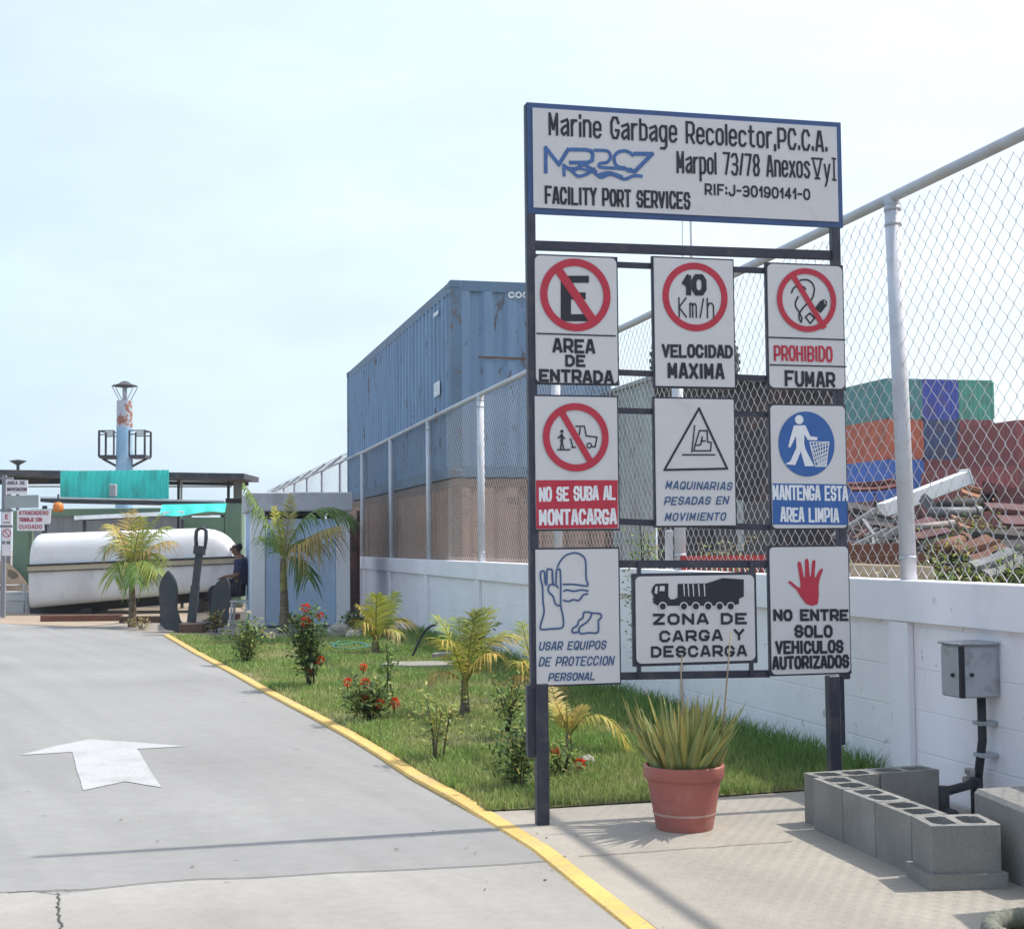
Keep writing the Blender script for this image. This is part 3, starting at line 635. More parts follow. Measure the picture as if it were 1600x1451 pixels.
# ------------------------------------------------------------------ shipping containers
def paint(name, col, rust=.6, amt=.5): return mat(name, col, .6, .12, 1.2, .15, 20, stain=(.16, .07, .035), stain_amt=rust, stain_scale=2.2, edge=(.60, .68) if amt > .4 else (.66, .76), stretch=(1, 1, .35))
def container(label, o, d, e, L, W, H, m, mf, group=None, detail=True, name='shipping_container', bay=.28, dep=.04):
    """o = near left bottom corner, d = lengthways, e = across"""
    o = Vector(o); d = Vector(d); e = Vector(e)
    t = thing(name, label, 'container', o, group)
    fw = .14 * H / 2.6
    def corr(base, ax, nrm, length, z0, z1, pitch):
        n = max(4, int(length / pitch)); p = length / n; us = []
        for i in range(n): us += [(i * p, 0), (i * p + p * .30, 0), (i * p + p * .5, -dep), (i * p + p * .80, -dep)]
        us.append((length, 0)); vs = []
        for u, w in us: vs += [base + ax * u + nrm * w + UP * z0, base + ax * u + nrm * w + UP * z1]
        return MB().add(vs, [(2 * i, 2 * i + 2, 2 * i + 3, 2 * i + 1) for i in range(len(us) - 1)])
    z0, z1 = fw, H - fw
    corr(o + d * (L - fw) - e * -.012, -d, -e, L - 2 * fw, z0, z1, bay).build('side_panel', m, t)
    corr(o + d * fw + e * (W - .012), d, e, L - 2 * fw, z0, z1, bay).build('side_panel', m, t)
    corr(o + e * fw + d * .012, e, -d, W - 2 * fw, z0, z1, bay * 1.05).build('end_panel', m, t)
    corr(o + e * (W - fw) + d * (L - .012), -e, d, W - 2 * fw, z0, z1, bay * 1.05).build('end_panel', m, t)
    MB().box(o + d * L / 2 + e * W / 2 + UP * (H - .03), (L - .1, W - .1, .03), d, e).build('roof', m, t)
    fr = MB()
    for a in (0, 1):
        for b in (0, 1):
            fr.box(o + d * (fw / 2 + a * (L - fw)) + e * (fw / 2 + b * (W - fw)) + UP * H / 2, (fw, fw, H - .24), d, e)
    for zz in (fw / 2, H - fw / 2):
        for b in (0, 1): fr.box(o + d * L / 2 + e * (fw / 2 + b * (W - fw)) + UP * zz, (L - 2 * fw - .004, fw * .8, fw), d, e)
        for a in (0, 1): fr.box(o + d * (fw / 2 + a * (L - fw)) + e * W / 2 + UP * zz, (fw * .8, W - 2 * fw - .004, fw), d, e)
    fr.build('frame', mf, t)
    if detail:
        for a in (0, 1):
            for b in (0, 1):
                for zz in (.06, H - .06): MB().box(o + d * (.085 + a * (L - .17)) + e * (.08 + b * (W - .16)) + UP * zz, (.19, .18, .12), d, e, bev=.01).build('corner_casting', mf, t)
    return t
m_cblue = mat('container_blue', (.18, .275, .40), .6, .14, 1.5, .1, 20, stain=(.10, .075, .07), stain_amt=.8, stain_scale=4.5, edge=(.59, .64), stretch=(1, 1, .4))
m_cblue_f = mat('container_blue_frame', (.12, .19, .275), .6, .14, 1.5, .1, 20, stain=(.14, .08, .05), stain_amt=.7, stain_scale=4, edge=(.56, .64))
m_corange = mat('container_orange', (.42, .26, .18), .65, .14, 1.5, .1, 20, stain=(.15, .07, .04), stain_amt=.6, stain_scale=3, edge=(.58, .66))
m_corange_f = mat('container_orange_frame', (.22, .13, .085), .65, .14, 1.5)
CY0 = 22.25; cpx = 706
cx0 = (cpx - 800) / F_PX * CY0
o_up = Vector((cx0, CY0, 0)); Hc = 3.10
ztop = P(cpx, 437, CY0).z; zb = ztop - Hc
cb = container('weathered blue container with rusty corners, lying on the orange one', (o_up.x, o_up.y, zb), WD, WE, 12.35, 2.62, Hc, m_cblue, m_cblue_f, bay=.34, dep=.06)
co = container('faded orange container under the blue one behind the fence', (o_up.x + .02, o_up.y + .03, zb - Hc - .02 + .55), WD, WE, 12.25, 2.6, Hc - .56, m_corange, m_corange_f, bay=.34, dep=.06)
# markings on the blue container
m_mark = mat('marking_white', (.68, .70, .72), .6, .2, 6)
cs = Plane(o_up - WE * .001, -WD, UP); ce = Plane(o_up - WD * .004, WE, UP)
for (a, b, c_, d_) in ((678, 484, 686, 497), (679, 594, 688, 621)):
    q0 = cs.S(a, d_); q1 = cs.S(c_, b); MB().fill(cs, [(q0.x, q0.y), (q1.x, q0.y), (q1.x, q1.y), (q0.x, q1.y)], .012).build('marking', m_mark, cb)
lettering(ce, cb, 'COC', 794, 466, 826, 466, 10, 3, m_mark, d=.012, name='marking')
q = ce.S(747, 558); q2 = ce.S(822, 561)
m_rust = mat('rust', (.17, .075, .035), .85, .3, 4)
MB().ribbon(ce, [q, q2], .03, .02).build('weld_seam', m_rust, cb)
lettering(ce, co, 'RU A', 792, 788, 826, 788, 12, 2.6, m_corange_f, d=.03, name='marking')

# far stack of containers at the end of the yard
far = {'teal': (.055, .23, .23), 'orange': (.50, .095, .035), 'bright blue': (.03, .13, .50), 'dark red': (.22, .030, .035), 'blue': (.022, .05, .36), 'navy': (.018, .045, .15), 'green': (.045, .30, .22), 'brown red': (.15, .032, .035)}
def fm(c): return mat('paint_' + c.replace(' ', '_'), far[c], .65, .12, .6, 0, stain=(.12, .06, .04), stain_amt=.4, stain_scale=1.5)
sx0, sy0 = (1388 - 800) / F_PX * 86, 86.0
cols = [['dark red', 'brown red', 'bright blue', 'orange', 'teal'], ['brown red', 'dark red', 'dark red', 'navy', 'blue'], ['dark red', 'brown red', 'dark red', 'dark red', 'green']]
names5 = ['bottom', 'second lowest', 'middle', 'second highest', 'top']
colname = ['left column', 'middle column', 'right column']
for i, cc in enumerate(cols):
    for j, c_ in enumerate(cc):
        container('%s container, %s of the %s in the far tall stack' % (c_, names5[j], colname[i]), Vector((sx0, sy0, -.97 + 2.46 * j)) + WE * 2.46 * i, WD, WE, 12.19, 2.44, 2.45, fm(c_), fm(c_), 'containers stacked at the far end of the yard', False)
rx0, ry0 = (1530 - 800) / F_PX * 78, 78.0
for i, hh in enumerate((2, 3)):
    for j in range(hh):
        c_ = ('brown red', 'dark red')[(i + j) % 2]
        container('%s container, %s of the %s in the low dark stack' % (c_, ('bottom', 'middle', 'top')[j], ('left column', 'right column')[i]), Vector((rx0, ry0, .3 + 2.6 * j)) + WE * 2.46 * i, WD, WE, 6.06, 2.44, 2.59, fm(c_), fm(c_), 'dark red containers at the right edge', False)

# ------------------------------------------------------------------ hut of dark sheet metal behind the sign
m_hut_side = mat('hut_pale_sheet', (.34, .38, .37), .6, .12, 2, 0, stain=(.2, .18, .16), stain_amt=.5, stain_scale=3)
m_hut = mat('hut_dark_sheet', (.045, .040, .045), .7, .25, 2, .2, 20, stain=(.13, .07, .05), stain_amt=.7, stain_scale=1.5)
HY = 21.0; hx = (1026 - 800) / F_PX * HY; htop = P(1026, 592, HY).z
hu = thing('workshop_hut', 'dark sheet metal hut with pale side behind the sign stand', 'hut', (hx, HY, 0))
def rib(base, ax, nrm, L, z0, z1, p, dep):
    n = int(L / p); mb = MB(); vs = []
    for i in range(n + 1):
        for w in ((0, 0), (p * .4, 0), (p * .5, dep), (p * .9, dep)):
            u = min(L, i * p + w[0]); vs += [base + ax * u + nrm * w[1] + UP * z0, base + ax * u + nrm * w[1] + UP * z1]
    return mb.add(vs, [(2 * i, 2 * i + 2, 2 * i + 3, 2 * i + 1) for i in range(len(vs) // 2 - 1)])
hb0 = Vector((hx, HY, 0))
rib(hb0 + WD * 5, -WD, -WE, 5.0, 0, htop - .02, .22, .03).build('side_wall', m_hut_side, hu)
rib(hb0, WE, -WD, 2.85, 0, htop - .02, .3, .03).build('front_wall', m_hut, hu)
MB().box(hb0 + WD * 2.5 + WE * 2.85 + UP * htop / 2, (5, .08, htop - .04), WD, WE).build('side_wall', m_hut, hu)
MB().box(hb0 + WD * 2.4 + WE * 1.42 + UP * (htop + .02), (5.3, 3.0, .06), WD, WE).build('roof', m_hut_side, hu)
dr = MB().box(hb0 + WE * 1.35 - WD * .05 + UP * 1.05, (.95, .05, 2.1), WE, WD).build('door', mat('hut_door', (.08, .075, .075), .6, .2, 3), hu)
MB().box(hb0 + WE * 1.72 - WD * .09 + UP * 1.05, (.03, .04, .14), WE, WD).build('handle', m_galv, dr)
MB().box(hb0 + WE * 1.28 - WD * .06 + UP * 1.75, (.10, .04, .75), WE, WD).build('downpipe', m_hut_side, hu)
# worn tyre lying on the roof
m_rubber = mat('tyre_rubber', (.03, .03, .033), .8, .2, 6, .4, 30)
ty = thing('worn_tyre', 'large worn black tyre standing on the hut roof behind the sign', 'tyre', hb0 + WE * .95 + WD * .8 + UP * (htop + .05))
cty = hb0 + WE * .95 + WD * .8 + UP * (htop + .05 + .33); rt = .70
prof = [(.36, -.1), (.50, -.14), (.64, -.13), (.70, -.08), (.70, .08), (.64, .13), (.50, .14), (.36, .1), (.36, -.1)]
MB().lathe(cty, prof, 40, WE, UP, -WD).build('tread', m_rubber, ty, smooth=True)
ribs = MB()
for k in range(40):
    an = 2 * math.pi * k / 40; rd = WE * math.cos(an) + UP * math.sin(an); tg = -WE * math.sin(an) + UP * math.cos(an)
    ribs.box(cty + rd * .705, (.04, .055, .16), rd, tg, WD)
ribs.build('lug', m_rubber, ty)
# small things between the sign posts, beyond the wall
m_redp = mat('red_paint', (.33, .03, .03), .6, .2, 4, stain=(.15, .06, .04), stain_amt=.5)
rp = thing('red_steel_rack', 'low red steel rack beyond the white wall between the sign posts', 'rack', (P(1140, 890, 12.5)).xy.to_3d())
rb0 = Vector(rp.location); rk = MB()
zt = P(1140, 872, 12.5).z
for s_ in (0, .22, .44, .66, .88): pass
MB().bar(rb0 - WE * .45 + UP * zt, rb0 + WE * 1.0 + UP * zt, .05, .05).build('rail', m_redp, rp)
MB().bar(rb0 - WE * .45 + UP * (zt - .28), rb0 + WE * 1.0 + UP * (zt - .28), .05, .05).build('rail', m_redp, rp)
for k in range(2): MB().bar(rb0 + WE * (-.42 + k * 1.39), rb0 + WE * (-.42 + k * 1.39) + UP * zt, .05).build('leg', m_redp, rp)
sl = MB()
for k in range(26): sl.bar(rb0 + WE * (-.38 + k * .052) + UP * (zt - .26), rb0 + WE * (-.36 + k * .052) + UP * (zt - .02), .018)
sl.build('slats', m_redp, rp)
m_postpale = mat('pale_post', (.45, .46, .48), .7, .1, 4)
for k, (px, lab) in enumerate(((1046, 'pale concrete post with a rusty top beyond the white wall, left of its pair'), (1063, 'brighter pale concrete post beyond the white wall, right of its pair'))):
    b_ = P(px, 890, 14).xy.to_3d(); t_ = P(px, 828, 14).z
    tag(MB().box(b_ + UP * t_ / 2, (.07 + .03 * k, .09, t_), bev=.008).build('concrete_post', m_postpale, at=b_), lab, 'post')
# masts far off, seen in the gap under the header board
m_mast = mat('mast_grey', (.42, .44, .47), .6, .08, 3)
for px, py, yy, lab, r_ in ((1087, 345, 60, 'thick pale lamp mast seen in the gap under the header board', .09), (1073, 350, 75, 'thin pale mast left of the thick one under the header board', .05)):
    b_ = Vector(((px - 800) / F_PX * yy, yy, 0)); zt_ = P(px, py, yy).z + .6
    t = thing('lamp_mast', lab, 'mast', b_)
    MB().tube([b_, b_ + UP * zt_], [r_ * 1.3, r_ * .8], 12).build('pole', m_mast, t, smooth=True)
    MB().bar(b_ + UP * (zt_ - .1) - WE * .5, b_ + UP * (zt_ - .1) + WE * .5, .08).build('crossarm', m_mast, t)
# ------------------------------------------------------------------ guard booth at the end of the lawn
m_bwhite = mat('booth_white', (.80, .80, .82), .8, .05, 2, .1, 40, stain=(.40, .38, .38), stain_amt=.6, stain_scale=2.2, edge=(.60, .75), stretch=(1, 1, .4))
m_bblue = mat('booth_blue', (.43, .57, .74), .8, .05, 2, .1, 40, stain=(.42, .47, .55), stain_amt=.6, stain_scale=1.6)
m_slabroof = mat('booth_roof', (.50, .50, .54), .85, .08, 2, .2, 30, stain=(.28, .27, .27), stain_amt=.6, stain_scale=2)
m_dark = mat('dark_void', (.025, .022, .022), .9, .2, 3)
B0 = Vector((-4.90, 26.75, 0)); bH = 2.52
bt = thing('guard_booth', 'small pale blue guard booth with thick concrete roof slab at the end of the lawn', 'booth', B0)
def bbox(u0, u1, w0, w1, z0, z1, bev=.01): return MB().box(B0 + WE * (u0 + u1) / 2 + WD * (w0 + w1) / 2 + UP * (z0 + z1) / 2, (u1 - u0, w1 - w0, z1 - z0), WE, WD, UP, bev)
bW = 1.86; bD = 2.0
for u in (0, bW - .26): bbox(u, u + .26, 0, .26, 0, bH - .36).build('column', m_bwhite, bt)
for u in (0, bW - .22): bbox(u + .02, u + .20, .262, bD, 0, bH - .36).build('side_wall', m_bblue, bt)
bbox(.262, bW - .262, .08, .2, 0, bH - .50).build('front_panel', m_bblue, bt)
bbox(.262, bW - .262, bD - .15, bD - .02, 0, bH - .362).build('back_wall', m_bwhite, bt)
bbox(-.045, bW + .05, -.08, bD + .1, bH - .358, bH, .02).build('roof_slab', m_slabroof, bt)
bbox(.264, .60, .05, .078, .02, bH - .9).build('shutter', mat('booth_shutter', (.40, .50, .66), .6, .05, 4), bt)
# rusty gate post in the gap between booth and wall
gx = P(550.5, 900, 30.6); m_gate = mat('gate_rust', (.10, .045, .04), .8, .3, 5, .2, 30, stain=(.03, .03, .03), stain_amt=.9, stain_scale=3)
gp = thing('rusty_gate', 'narrow rusty dark steel gate leaf between the booth and the end of the white wall', 'gate', gx.xy.to_3d())
g0 = Vector(gp.location); MB().box(g0 + UP * 1.05, (.22, .06, 2.0), bev=.008).build('leaf', m_gate, gp)
MB().tube([g0 - UP * .0 + WE * .13, g0 + WE * .13 + UP * 2.25], .035, 10).build('post', m_gate, gp, smooth=True)
# ------------------------------------------------------------------ green portico
m_green = mat('portico_green', (.16, .24, .165), .8, .12, 1.5, .2, 30, stain=(.22, .12, .09), stain_amt=.6, stain_scale=1.8, edge=(.60, .72), stretch=(1, 1, .4))
PY = 36.0
pq = thing('green_portico', 'weathered green concrete portico with an arched corner behind the white lifeboat', 'portico', P(200, 900, PY).xy.to_3d())
def fbox(x0, y0, x1, y1, Y, dep, mb=None, bev=.0):
    a = P(x0, y1, Y); b = P(x1, y0, Y); mb = mb or MB(); return mb.box(((a.x + b.x) / 2, Y + dep / 2, (a.z + b.z) / 2), (b.x - a.x, dep, b.z - a.z), bev=bev)
def gpost(x0, x1, ytop):
    a = P(x0, ytop, PY); b = P(x1, ytop, PY); return MB().box(((a.x + b.x) / 2, PY + .2, a.z / 2), (b.x - a.x, .4, a.z), bev=.02)
gpost(20, 45, 797).build('post', m_green, pq); gpost(351, 378, 786).build('post', m_green, pq)
fbox(46, 792, 350, 807, PY, .35, bev=.015).build('beam', m_green, pq)
arch = [(282, 808), (350, 808), (350, 905), (357 - 10, 880), (343, 858), (331, 838), (312, 827), (282, 823)]
aw = [(P(x, y, PY).x, P(x, y, PY).z) for x, y in arch]
MB().prism(aw, 0, .3, lambda x, y, z: Vector((x, PY + .02 + z, y))).build('arch_corner', m_green, pq)
fbox(352, 778, 379, 785, PY - .02, .45, bev=.01).build('post_cap', m_dark, pq)
# ------------------------------------------------------------------ sheds and roofs behind
m_roofd = mat('roof_edge_dark', (.055, .06, .075), .7, .15, 2, stain=(.16, .13, .11), stain_amt=.5, stain_scale=2)
m_white = mat('white_sheet', (.70, .72, .72), .6, .08, 2, stain=(.5, .47, .42), stain_amt=.5, stain_scale=2)
m_tealp = mat('teal_sheet', (.06, .70, .60), .5, .08, 1.2, stain=(.05, .34, .28), stain_amt=.6, stain_scale=2, stretch=(1, 1, .3))
m_conc = mat('grey_concrete', (.30, .29, .29), .9, .12, 2, .2, 30)
m_greyw = mat('grey_shed', (.33, .345, .37), .8, .06, 2)
up_ = thing('open_shed', 'long open shed with thin dark roof and teal corrugated panel', 'shed', P(200, 900, 39).xy.to_3d())
a, b = P(-60, 735, 38.6), P(393, 742, 38.6); MB().bar(a - UP * .08, b - UP * .08, 2.2, .14).build('roof', m_roofd, up_)
a, b = P(-60, 751, 39.5), P(388, 756, 39.5); MB().bar(a, b, .1, .10).build('beam', m_roofd, up_)
fbox(-60, 746, 92, 757, 39.2, .2).build('fascia', m_roofd, up_)
a, b = P(20, 760, 39.3), P(362, 760, 39.3); MB().bar(a, b, .04, .04).build('rail', m_white, up_)
for x, w, m_ in ((371.5, 13, m_conc), (357, 4, m_roofd), (279, 3.5, m_roofd), (283.5, 2.5, m_white), (12, 10, m_conc)):
    a = P(x, 748, 39.1); MB().box((a.x, a.y, a.z / 2), (w * 39.1 / F_PX, .06, a.z)).build('post', m_, up_)
a = P(94, 781, 37.4); b = P(264, 734, 37.4)
rib(Vector((a.x, 37.4, 0)), Vector((1, 0, 0)), Vector((0, -1, 0)), b.x - a.x, a.z, b.z, .155, .022).build('corrugated_panel', m_tealp, up_)
lr = thing('lean_to_roof', 'low sloping sheet roof with a white upper edge under the teal panel', 'roof', P(220, 900, 36.8).xy.to_3d())
a, b = P(65, 781, 36.9), P(352, 787, 36.9); MB().bar(a + Vector((0, .5, 0)), b + Vector((0, .5, 0)), 1.2, .10).build('sheet', m_roofd, lr)
MB().bar(a + UP * .062 + Vector((0, -.09, 0)), b + UP * .062 + Vector((0, -.09, 0)), .05, .045).build('flashing', m_white, lr)
for x in (70, 348): a = P(x, 790, 37.2); MB().box((a.x, a.y, a.z / 2), (.1, .1, a.z)).build('post', m_roofd, lr)
fbox(170, 756, 181, 776, 36.9, .15, bev=.02).build('vent_box', m_greyw, lr)
aw_ = thing('narrow_awning', 'narrow white edged awning on a thin post above the lifeboat', 'awning', P(200, 900, 35.3).xy.to_3d())
a, b = P(123, 811, 35.4), P(292, 803, 35.4); MB().bar(a, b, .7, .07).build('sheet', m_roofd, aw_)
MB().bar(a + Vector((0, -.36, .025)), b + Vector((0, -.36, .025)), .03, .10).build('white_edge', m_white, aw_)
for x in (132, 285): c = P(x, 812, 35.5); MB().box((c.x, c.y, c.z / 2), (.07, .07, c.z)).build('post', m_roofd, aw_)
cl = MB(); vs = []; nx_, nz_ = 20, 6
for i in range(nx_ + 1):
    for k in range(nz_ + 1):
        f_ = i / nx_; g_ = k / nz_; q = P(253 + 101 * f_, 788 - 2 * f_ + (16 + 3 * math.sin(f_ * 6)) * g_, 35.2); vs.append(q + Vector((0, -.25 * g_ + .05 * math.sin(f_ * 21) * g_, 0)))
cl.add(vs, [(i * (nz_ + 1) + k, (i + 1) * (nz_ + 1) + k, (i + 1) * (nz_ + 1) + k + 1, i * (nz_ + 1) + k + 1) for i in range(nx_) for k in range(nz_)])
m_cloth = mat('teal_tarp', (.06, .62, .53), .6, .06, 3)
tag(cl.build('tarpaulin', m_cloth, at=P(300, 795, 35.2), smooth=True), 'bright teal tarpaulin draped along the green beam left of the booth', 'tarpaulin')
gs = thing('grey_store', 'plain light grey shed wall behind the lifeboat', 'shed', P(180, 900, 41).xy.to_3d())
a = P(48, 806, 41); b = P(300, 806, 41)
rib(Vector((a.x, 41, 0)), Vector((1, 0, 0)), Vector((0, -1, 0)), b.x - a.x, 0, a.z, .4, .03).build('wall', m_greyw, gs)
MB().box(((a.x + b.x) / 2, 42.2, a.z + .04), (b.x - a.x + .2, 2.6, .06)).build('roof', m_white, gs)
# orange beacon
ol = thing('orange_beacon', 'small orange beacon lamp hanging under the roof corner by the red lettered sign', 'lamp', P(91, 797, 35.6))
c = P(91, 792, 35.6); m_or = mat('orange_plastic', (.60, .19, .035), .4, .08, 5)
MB().lathe(c - UP * .12, [(.0, 0), (.11, 0), (.13, .06), (.13, .16), (.09, .23), (.0, .25)], 16).build('lens', m_or, ol, smooth=True)
MB().tube([c + UP * .12, c + UP * .32], .025, 8).build('stem', m_roofd, ol)
# ------------------------------------------------------------------ navigation light column
m_lh = mat('column_light_blue', (.27, .45, .62), .6, .08, 1.5, .1, 20, stain=(.45, .55, .65), stain_amt=.5, stain_scale=1.2)
m_lht = mat('column_grey_rust', (.42, .46, .52), .6, .1, 2, .1, 20, stain=(.30, .10, .05), stain_amt=.95, stain_scale=2.2, edge=(.52, .56))
LY = 46.0; lx = P(194.5, 700, LY).x; L0 = Vector((lx, LY, 0)); pz = lambda py: P(194.5, py, LY).z; pw = LY / F_PX
lh = thing('navigation_light', 'slim light blue navigation light column with side platforms and lamp cap', 'light tower', L0)
MB().lathe(L0, [(.30, 0), (.27, pz(735)), (.255, pz(668))], 24).build('column', m_lh, lh, smooth=True)
MB().lathe(L0, [(.254, pz(668)), (.25, pz(626)), (.0, pz(625.5))], 24).build('column_top', m_lht, lh, smooth=True, angle=40)
MB().tube([L0 + UP * pz(626), L0 + UP * pz(603)], .075, 12).build('stem', m_galv, lh, smooth=True)
MB().lathe(L0, [(.06, pz(606)), (.40, pz(603.5)), (.40, pz(602.5)), (.22, pz(600)), (.1, pz(596)), (.0, pz(595))], 24).build('lamp_cap', m_roofd, lh, smooth=True)
for s_ in (-1, 1):
    for k in (.2, -.2): fr = MB(); fr.tube([L0 + Vector((s_ * .12, k, pz(626.5))), L0 + Vector((s_ * .36, k * 1.1, pz(604)))], .016, 5); fr.build('brace', m_galv, lh)
for s_, x0, x1 in ((-1, 160, 183), (1, 207, 231)):
    a = (x0 - 194.5) * pw; b = (x1 - 194.5) * pw; o_, i_ = (a, b) if s_ < 0 else (b, a)
    pl_ = MB(); pl_.box(L0 + Vector(((a + b) / 2, 0, pz(714))), (abs(b - a), .8, .10)); 
    pl_.bar(L0 + Vector((o_, 0, pz(716))), L0 + Vector((i_ * .9, 0, pz(729))), .07); plo = pl_.build('platform', m_roofd, lh)
    rl = MB()
    for yy in (-.38, .38):
        rl.bar(L0 + Vector((o_, yy, pz(714))), L0 + Vector((o_, yy, pz(674))), .06); rl.bar(L0 + Vector((i_, yy, pz(714))), L0 + Vector((i_, yy, pz(674))), .05)
        for zz in (674, 680): rl.bar(L0 + Vector((o_, yy, pz(zz))), L0 + Vector((i_, yy, pz(zz))), .035)
    rl.bar(L0 + Vector((o_, -.38, pz(674))), L0 + Vector((o_, .38, pz(674))), .04); rl.build('railing', m_roofd, plo)
tm = thing('roof_lamp', 'small T shaped lamp post sticking up above the shed roof at far left', 'lamp', Vector((P(28, 740, 43).x, 43, 0)))
t0 = Vector(tm.location); MB().tube([t0, t0 + UP * P(28, 719, 43).z], .05, 8).build('pole', m_roofd, tm)
MB().lathe(t0 + UP * P(28, 720, 43).z, [(.06, -.12), (.26, 0), (.0, .05)], 16).build('shade', m_roofd, tm)
# ------------------------------------------------------------------ white lifeboat ashore
BY = 33.0; bk_ = BY / F_PX
bo = thing('lifeboat', 'white enclosed lifeboat lying ashore tilted, with a tan rubbing strake', 'boat', P(200, 950, BY).xy.to_3d())
m_gel = mat('boat_white', (.76, .77, .78), .35, .03, 1, 0, stain=(.6, .58, .55), stain_amt=.4, stain_scale=1.5, spec=.5)
m_hull = mat('boat_hull_grey', (.62, .64, .67), .5, .05, 1, 0, stain=(.42, .42, .42), stain_amt=.5, stain_scale=1.6, stretch=(1, 1, .4))
m_strake = mat('boat_strake', (.42, .37, .27), .6, .1, 4)
m_keel = mat('boat_keel', (.035, .035, .04), .7, .1, 4)
def belt(x): return 888 - 13 * (x - 47) / 318
def loft(stations, ringf, m, name, parent, smooth=True, ang=None):
    mb = MB(); rings = [ringf(s_) for s_ in stations]; n = len(rings[0]); vs = [v for r_ in rings for v in r_]
    fs = [(i * n + k, i * n + k + 1, (i + 1) * n + k + 1, (i + 1) * n + k) for i in range(len(rings) - 1) for k in range(n - 1)]
    fs += [tuple(range(n))[::-1], tuple(range((len(rings) - 1) * n, len(rings) * n))]
    return mb.add(vs, fs).build(name, m, parent, smooth=smooth, angle=ang)
def top_y(x):
    t = 833 - 9 * (x - 47) / 255
    if x < 57: t += 15 * (1 - math.sqrt(max(0, 1 - ((57 - x) / 10) ** 2)))
    if x > 296: f_ = min(1, (x - 296) / 60); t += (belt(x) - 6 - t) * (1 - math.sqrt(max(0, 1 - f_ ** 2.1)))
    return t
def halfw(x): 
    f_ = (x - 47) / 321; return 1.05 * (1 - max(0, f_ - .45) ** 2.2 * 2.2) 
def can_ring(x):
    zt_, zb_ = P(x, top_y(x), BY).z, P(x, belt(x) - 5, BY).z; w = halfw(x) * .93; xx = P(x, 870, BY).x; out = []
    for k in range(17):
        an = math.pi * k / 16; c_, s_ = math.cos(an), math.sin(an); out.append(Vector((xx, BY + .95 - w * math.copysign(abs(c_) ** .36, c_), zb_ + (zt_ - zb_) * abs(s_) ** .62)))
    return out
xs = [47, 47.5, 49, 52, 57, 70, 100, 140, 180, 220, 260, 290, 305, 318, 328, 336, 343, 349, 353, 355.5]
loft(xs, can_ring, m_gel, 'canopy', bo, True, 50)
def keel_y(x): return 951 - 30 * ((x - 47) / 320)
def hull_ring(x):
    zt_, zb_ = P(x, belt(x) + 5, BY).z, P(x, keel_y(x), BY).z; w = halfw(x); xx = P(x, 900, BY).x; out = []
    for k in range(15):
        an = math.pi * (1 + k / 14); c_, s_ = math.cos(an), math.sin(an); out.append(Vector((xx, BY + .95 + w * math.copysign(abs(c_) ** .14, c_), zt_ + (zt_ - zb_) * math.copysign(abs(s_) ** .8, s_))))
    return out
loft([47, 60, 100, 150, 200, 250, 290, 320, 345, 355, 361], hull_ring, m_hull, 'hull', bo, True, 60)
sk = MB(); sk2 = MB(); sk3 = MB()
for mb_, dy0, dy1, ww in ((sk, -3.2, 4.4, 1.035), (sk2, -6.4, -3.3, 1.05), (sk3, 4.5, 6.0, 1.045)):
    vs = []; X_ = [46, 100, 160, 220, 280, 310, 335, 348, 357, 362]
    for x in X_:
        w = halfw(x) * ww
        for yy, dd in ((-w, dy0), (-w, dy1), (w, dy1), (w, dy0)): q = P(x, belt(x) + dd, BY); vs.append((q.x, BY + .95 + yy, q.z))
    mb_.add(vs, [(4 * i + k, 4 * i + (k + 1) % 4, 4 * i + 4 + (k + 1) % 4, 4 * i + 4 + k) for i in range(len(X_) - 1) for k in range(4)] + [(0, 1, 2, 3), (36, 39, 38, 37)])
sk.build('strake', m_strake, bo); sk2.build('strake_line', m_keel, bo); sk3.build('strake_line', m_keel, bo)
a, b = P(50, 951, BY + .9), P(362, 925, BY + .9); MB().bar(a - UP * .05, b - UP * .05, .3, .22).build('keel', m_keel, bo)
for x, lab in ((130, 'dark timber chock under the lower left part of the lifeboat'), (300, 'dark timber chock under the raised right end of the lifeboat')):
    q = P(x, keel_y(x) + 3, BY); tag(MB().box((q.x, BY + .9, q.z / 2 - .06), (.25, 1.3, max(.12, q.z)), bev=.01).build('boat_chock', m_keel, at=(q.x, BY + .9, 0)), lab, 'chock')
# ------------------------------------------------------------------ low wall and notice boards at far left
m_lw = mat('low_wall_pale', (.55, .57, .57), .85, .08, 2, .1, 30)
lw = thing('low_wall', 'low pale concrete wall with pipe rails in front of the green post', 'wall', P(0, 950, 34.3).xy.to_3d())
a = P(-80, 930, 34.4); b = P(44, 930, 34.4); MB().box(((a.x + b.x) / 2, 34.45, .18), (b.x - a.x, .2, .62), bev=.01).build('wall', m_lw, lw)
rl = MB()
for zz in (914, 927, 938): a = P(-80, zz, 34.2); b = P(42, zz, 34.2); rl.tube([a, b], .02, 6)
for x in (-60, -25, 8, 38): a = P(x, 912, 34.2); rl.tube([a, Vector((a.x, a.y, 0))], .025, 6)
rl.build('rails', m_galv, lw, smooth=True)
m_heap = mat('brown_tarp', (.13, .10, .075), .9, .2, 2)
hp = MB(); vs = []; c0 = P(-4, 905, 35.3)
for i in range(13):
    for k in range(9):
        an = math.pi * k / 8; f_ = i / 12; rr_ = (.28 + .95 * math.sin(math.pi * f_)) * (1 + .2 * noise.noise(Vector((f_ * 4, k * .7, 2)))); vs.append((c0.x - 1.1 + 2.0 * f_, 35.5 - .55 * math.cos(an) * rr_, .02 + .95 * math.sin(an) * rr_))
hp.add(vs, [(i * 9 + k, i * 9 + k + 1, (i + 1) * 9 + k + 1, (i + 1) * 9 + k) for i in range(12) for k in range(8)])
tag(hp.build('tarpaulin', m_heap, at=(c0.x, 35.5, 0), smooth=True), 'brown tarpaulin heap left of the green post', 'tarpaulin')
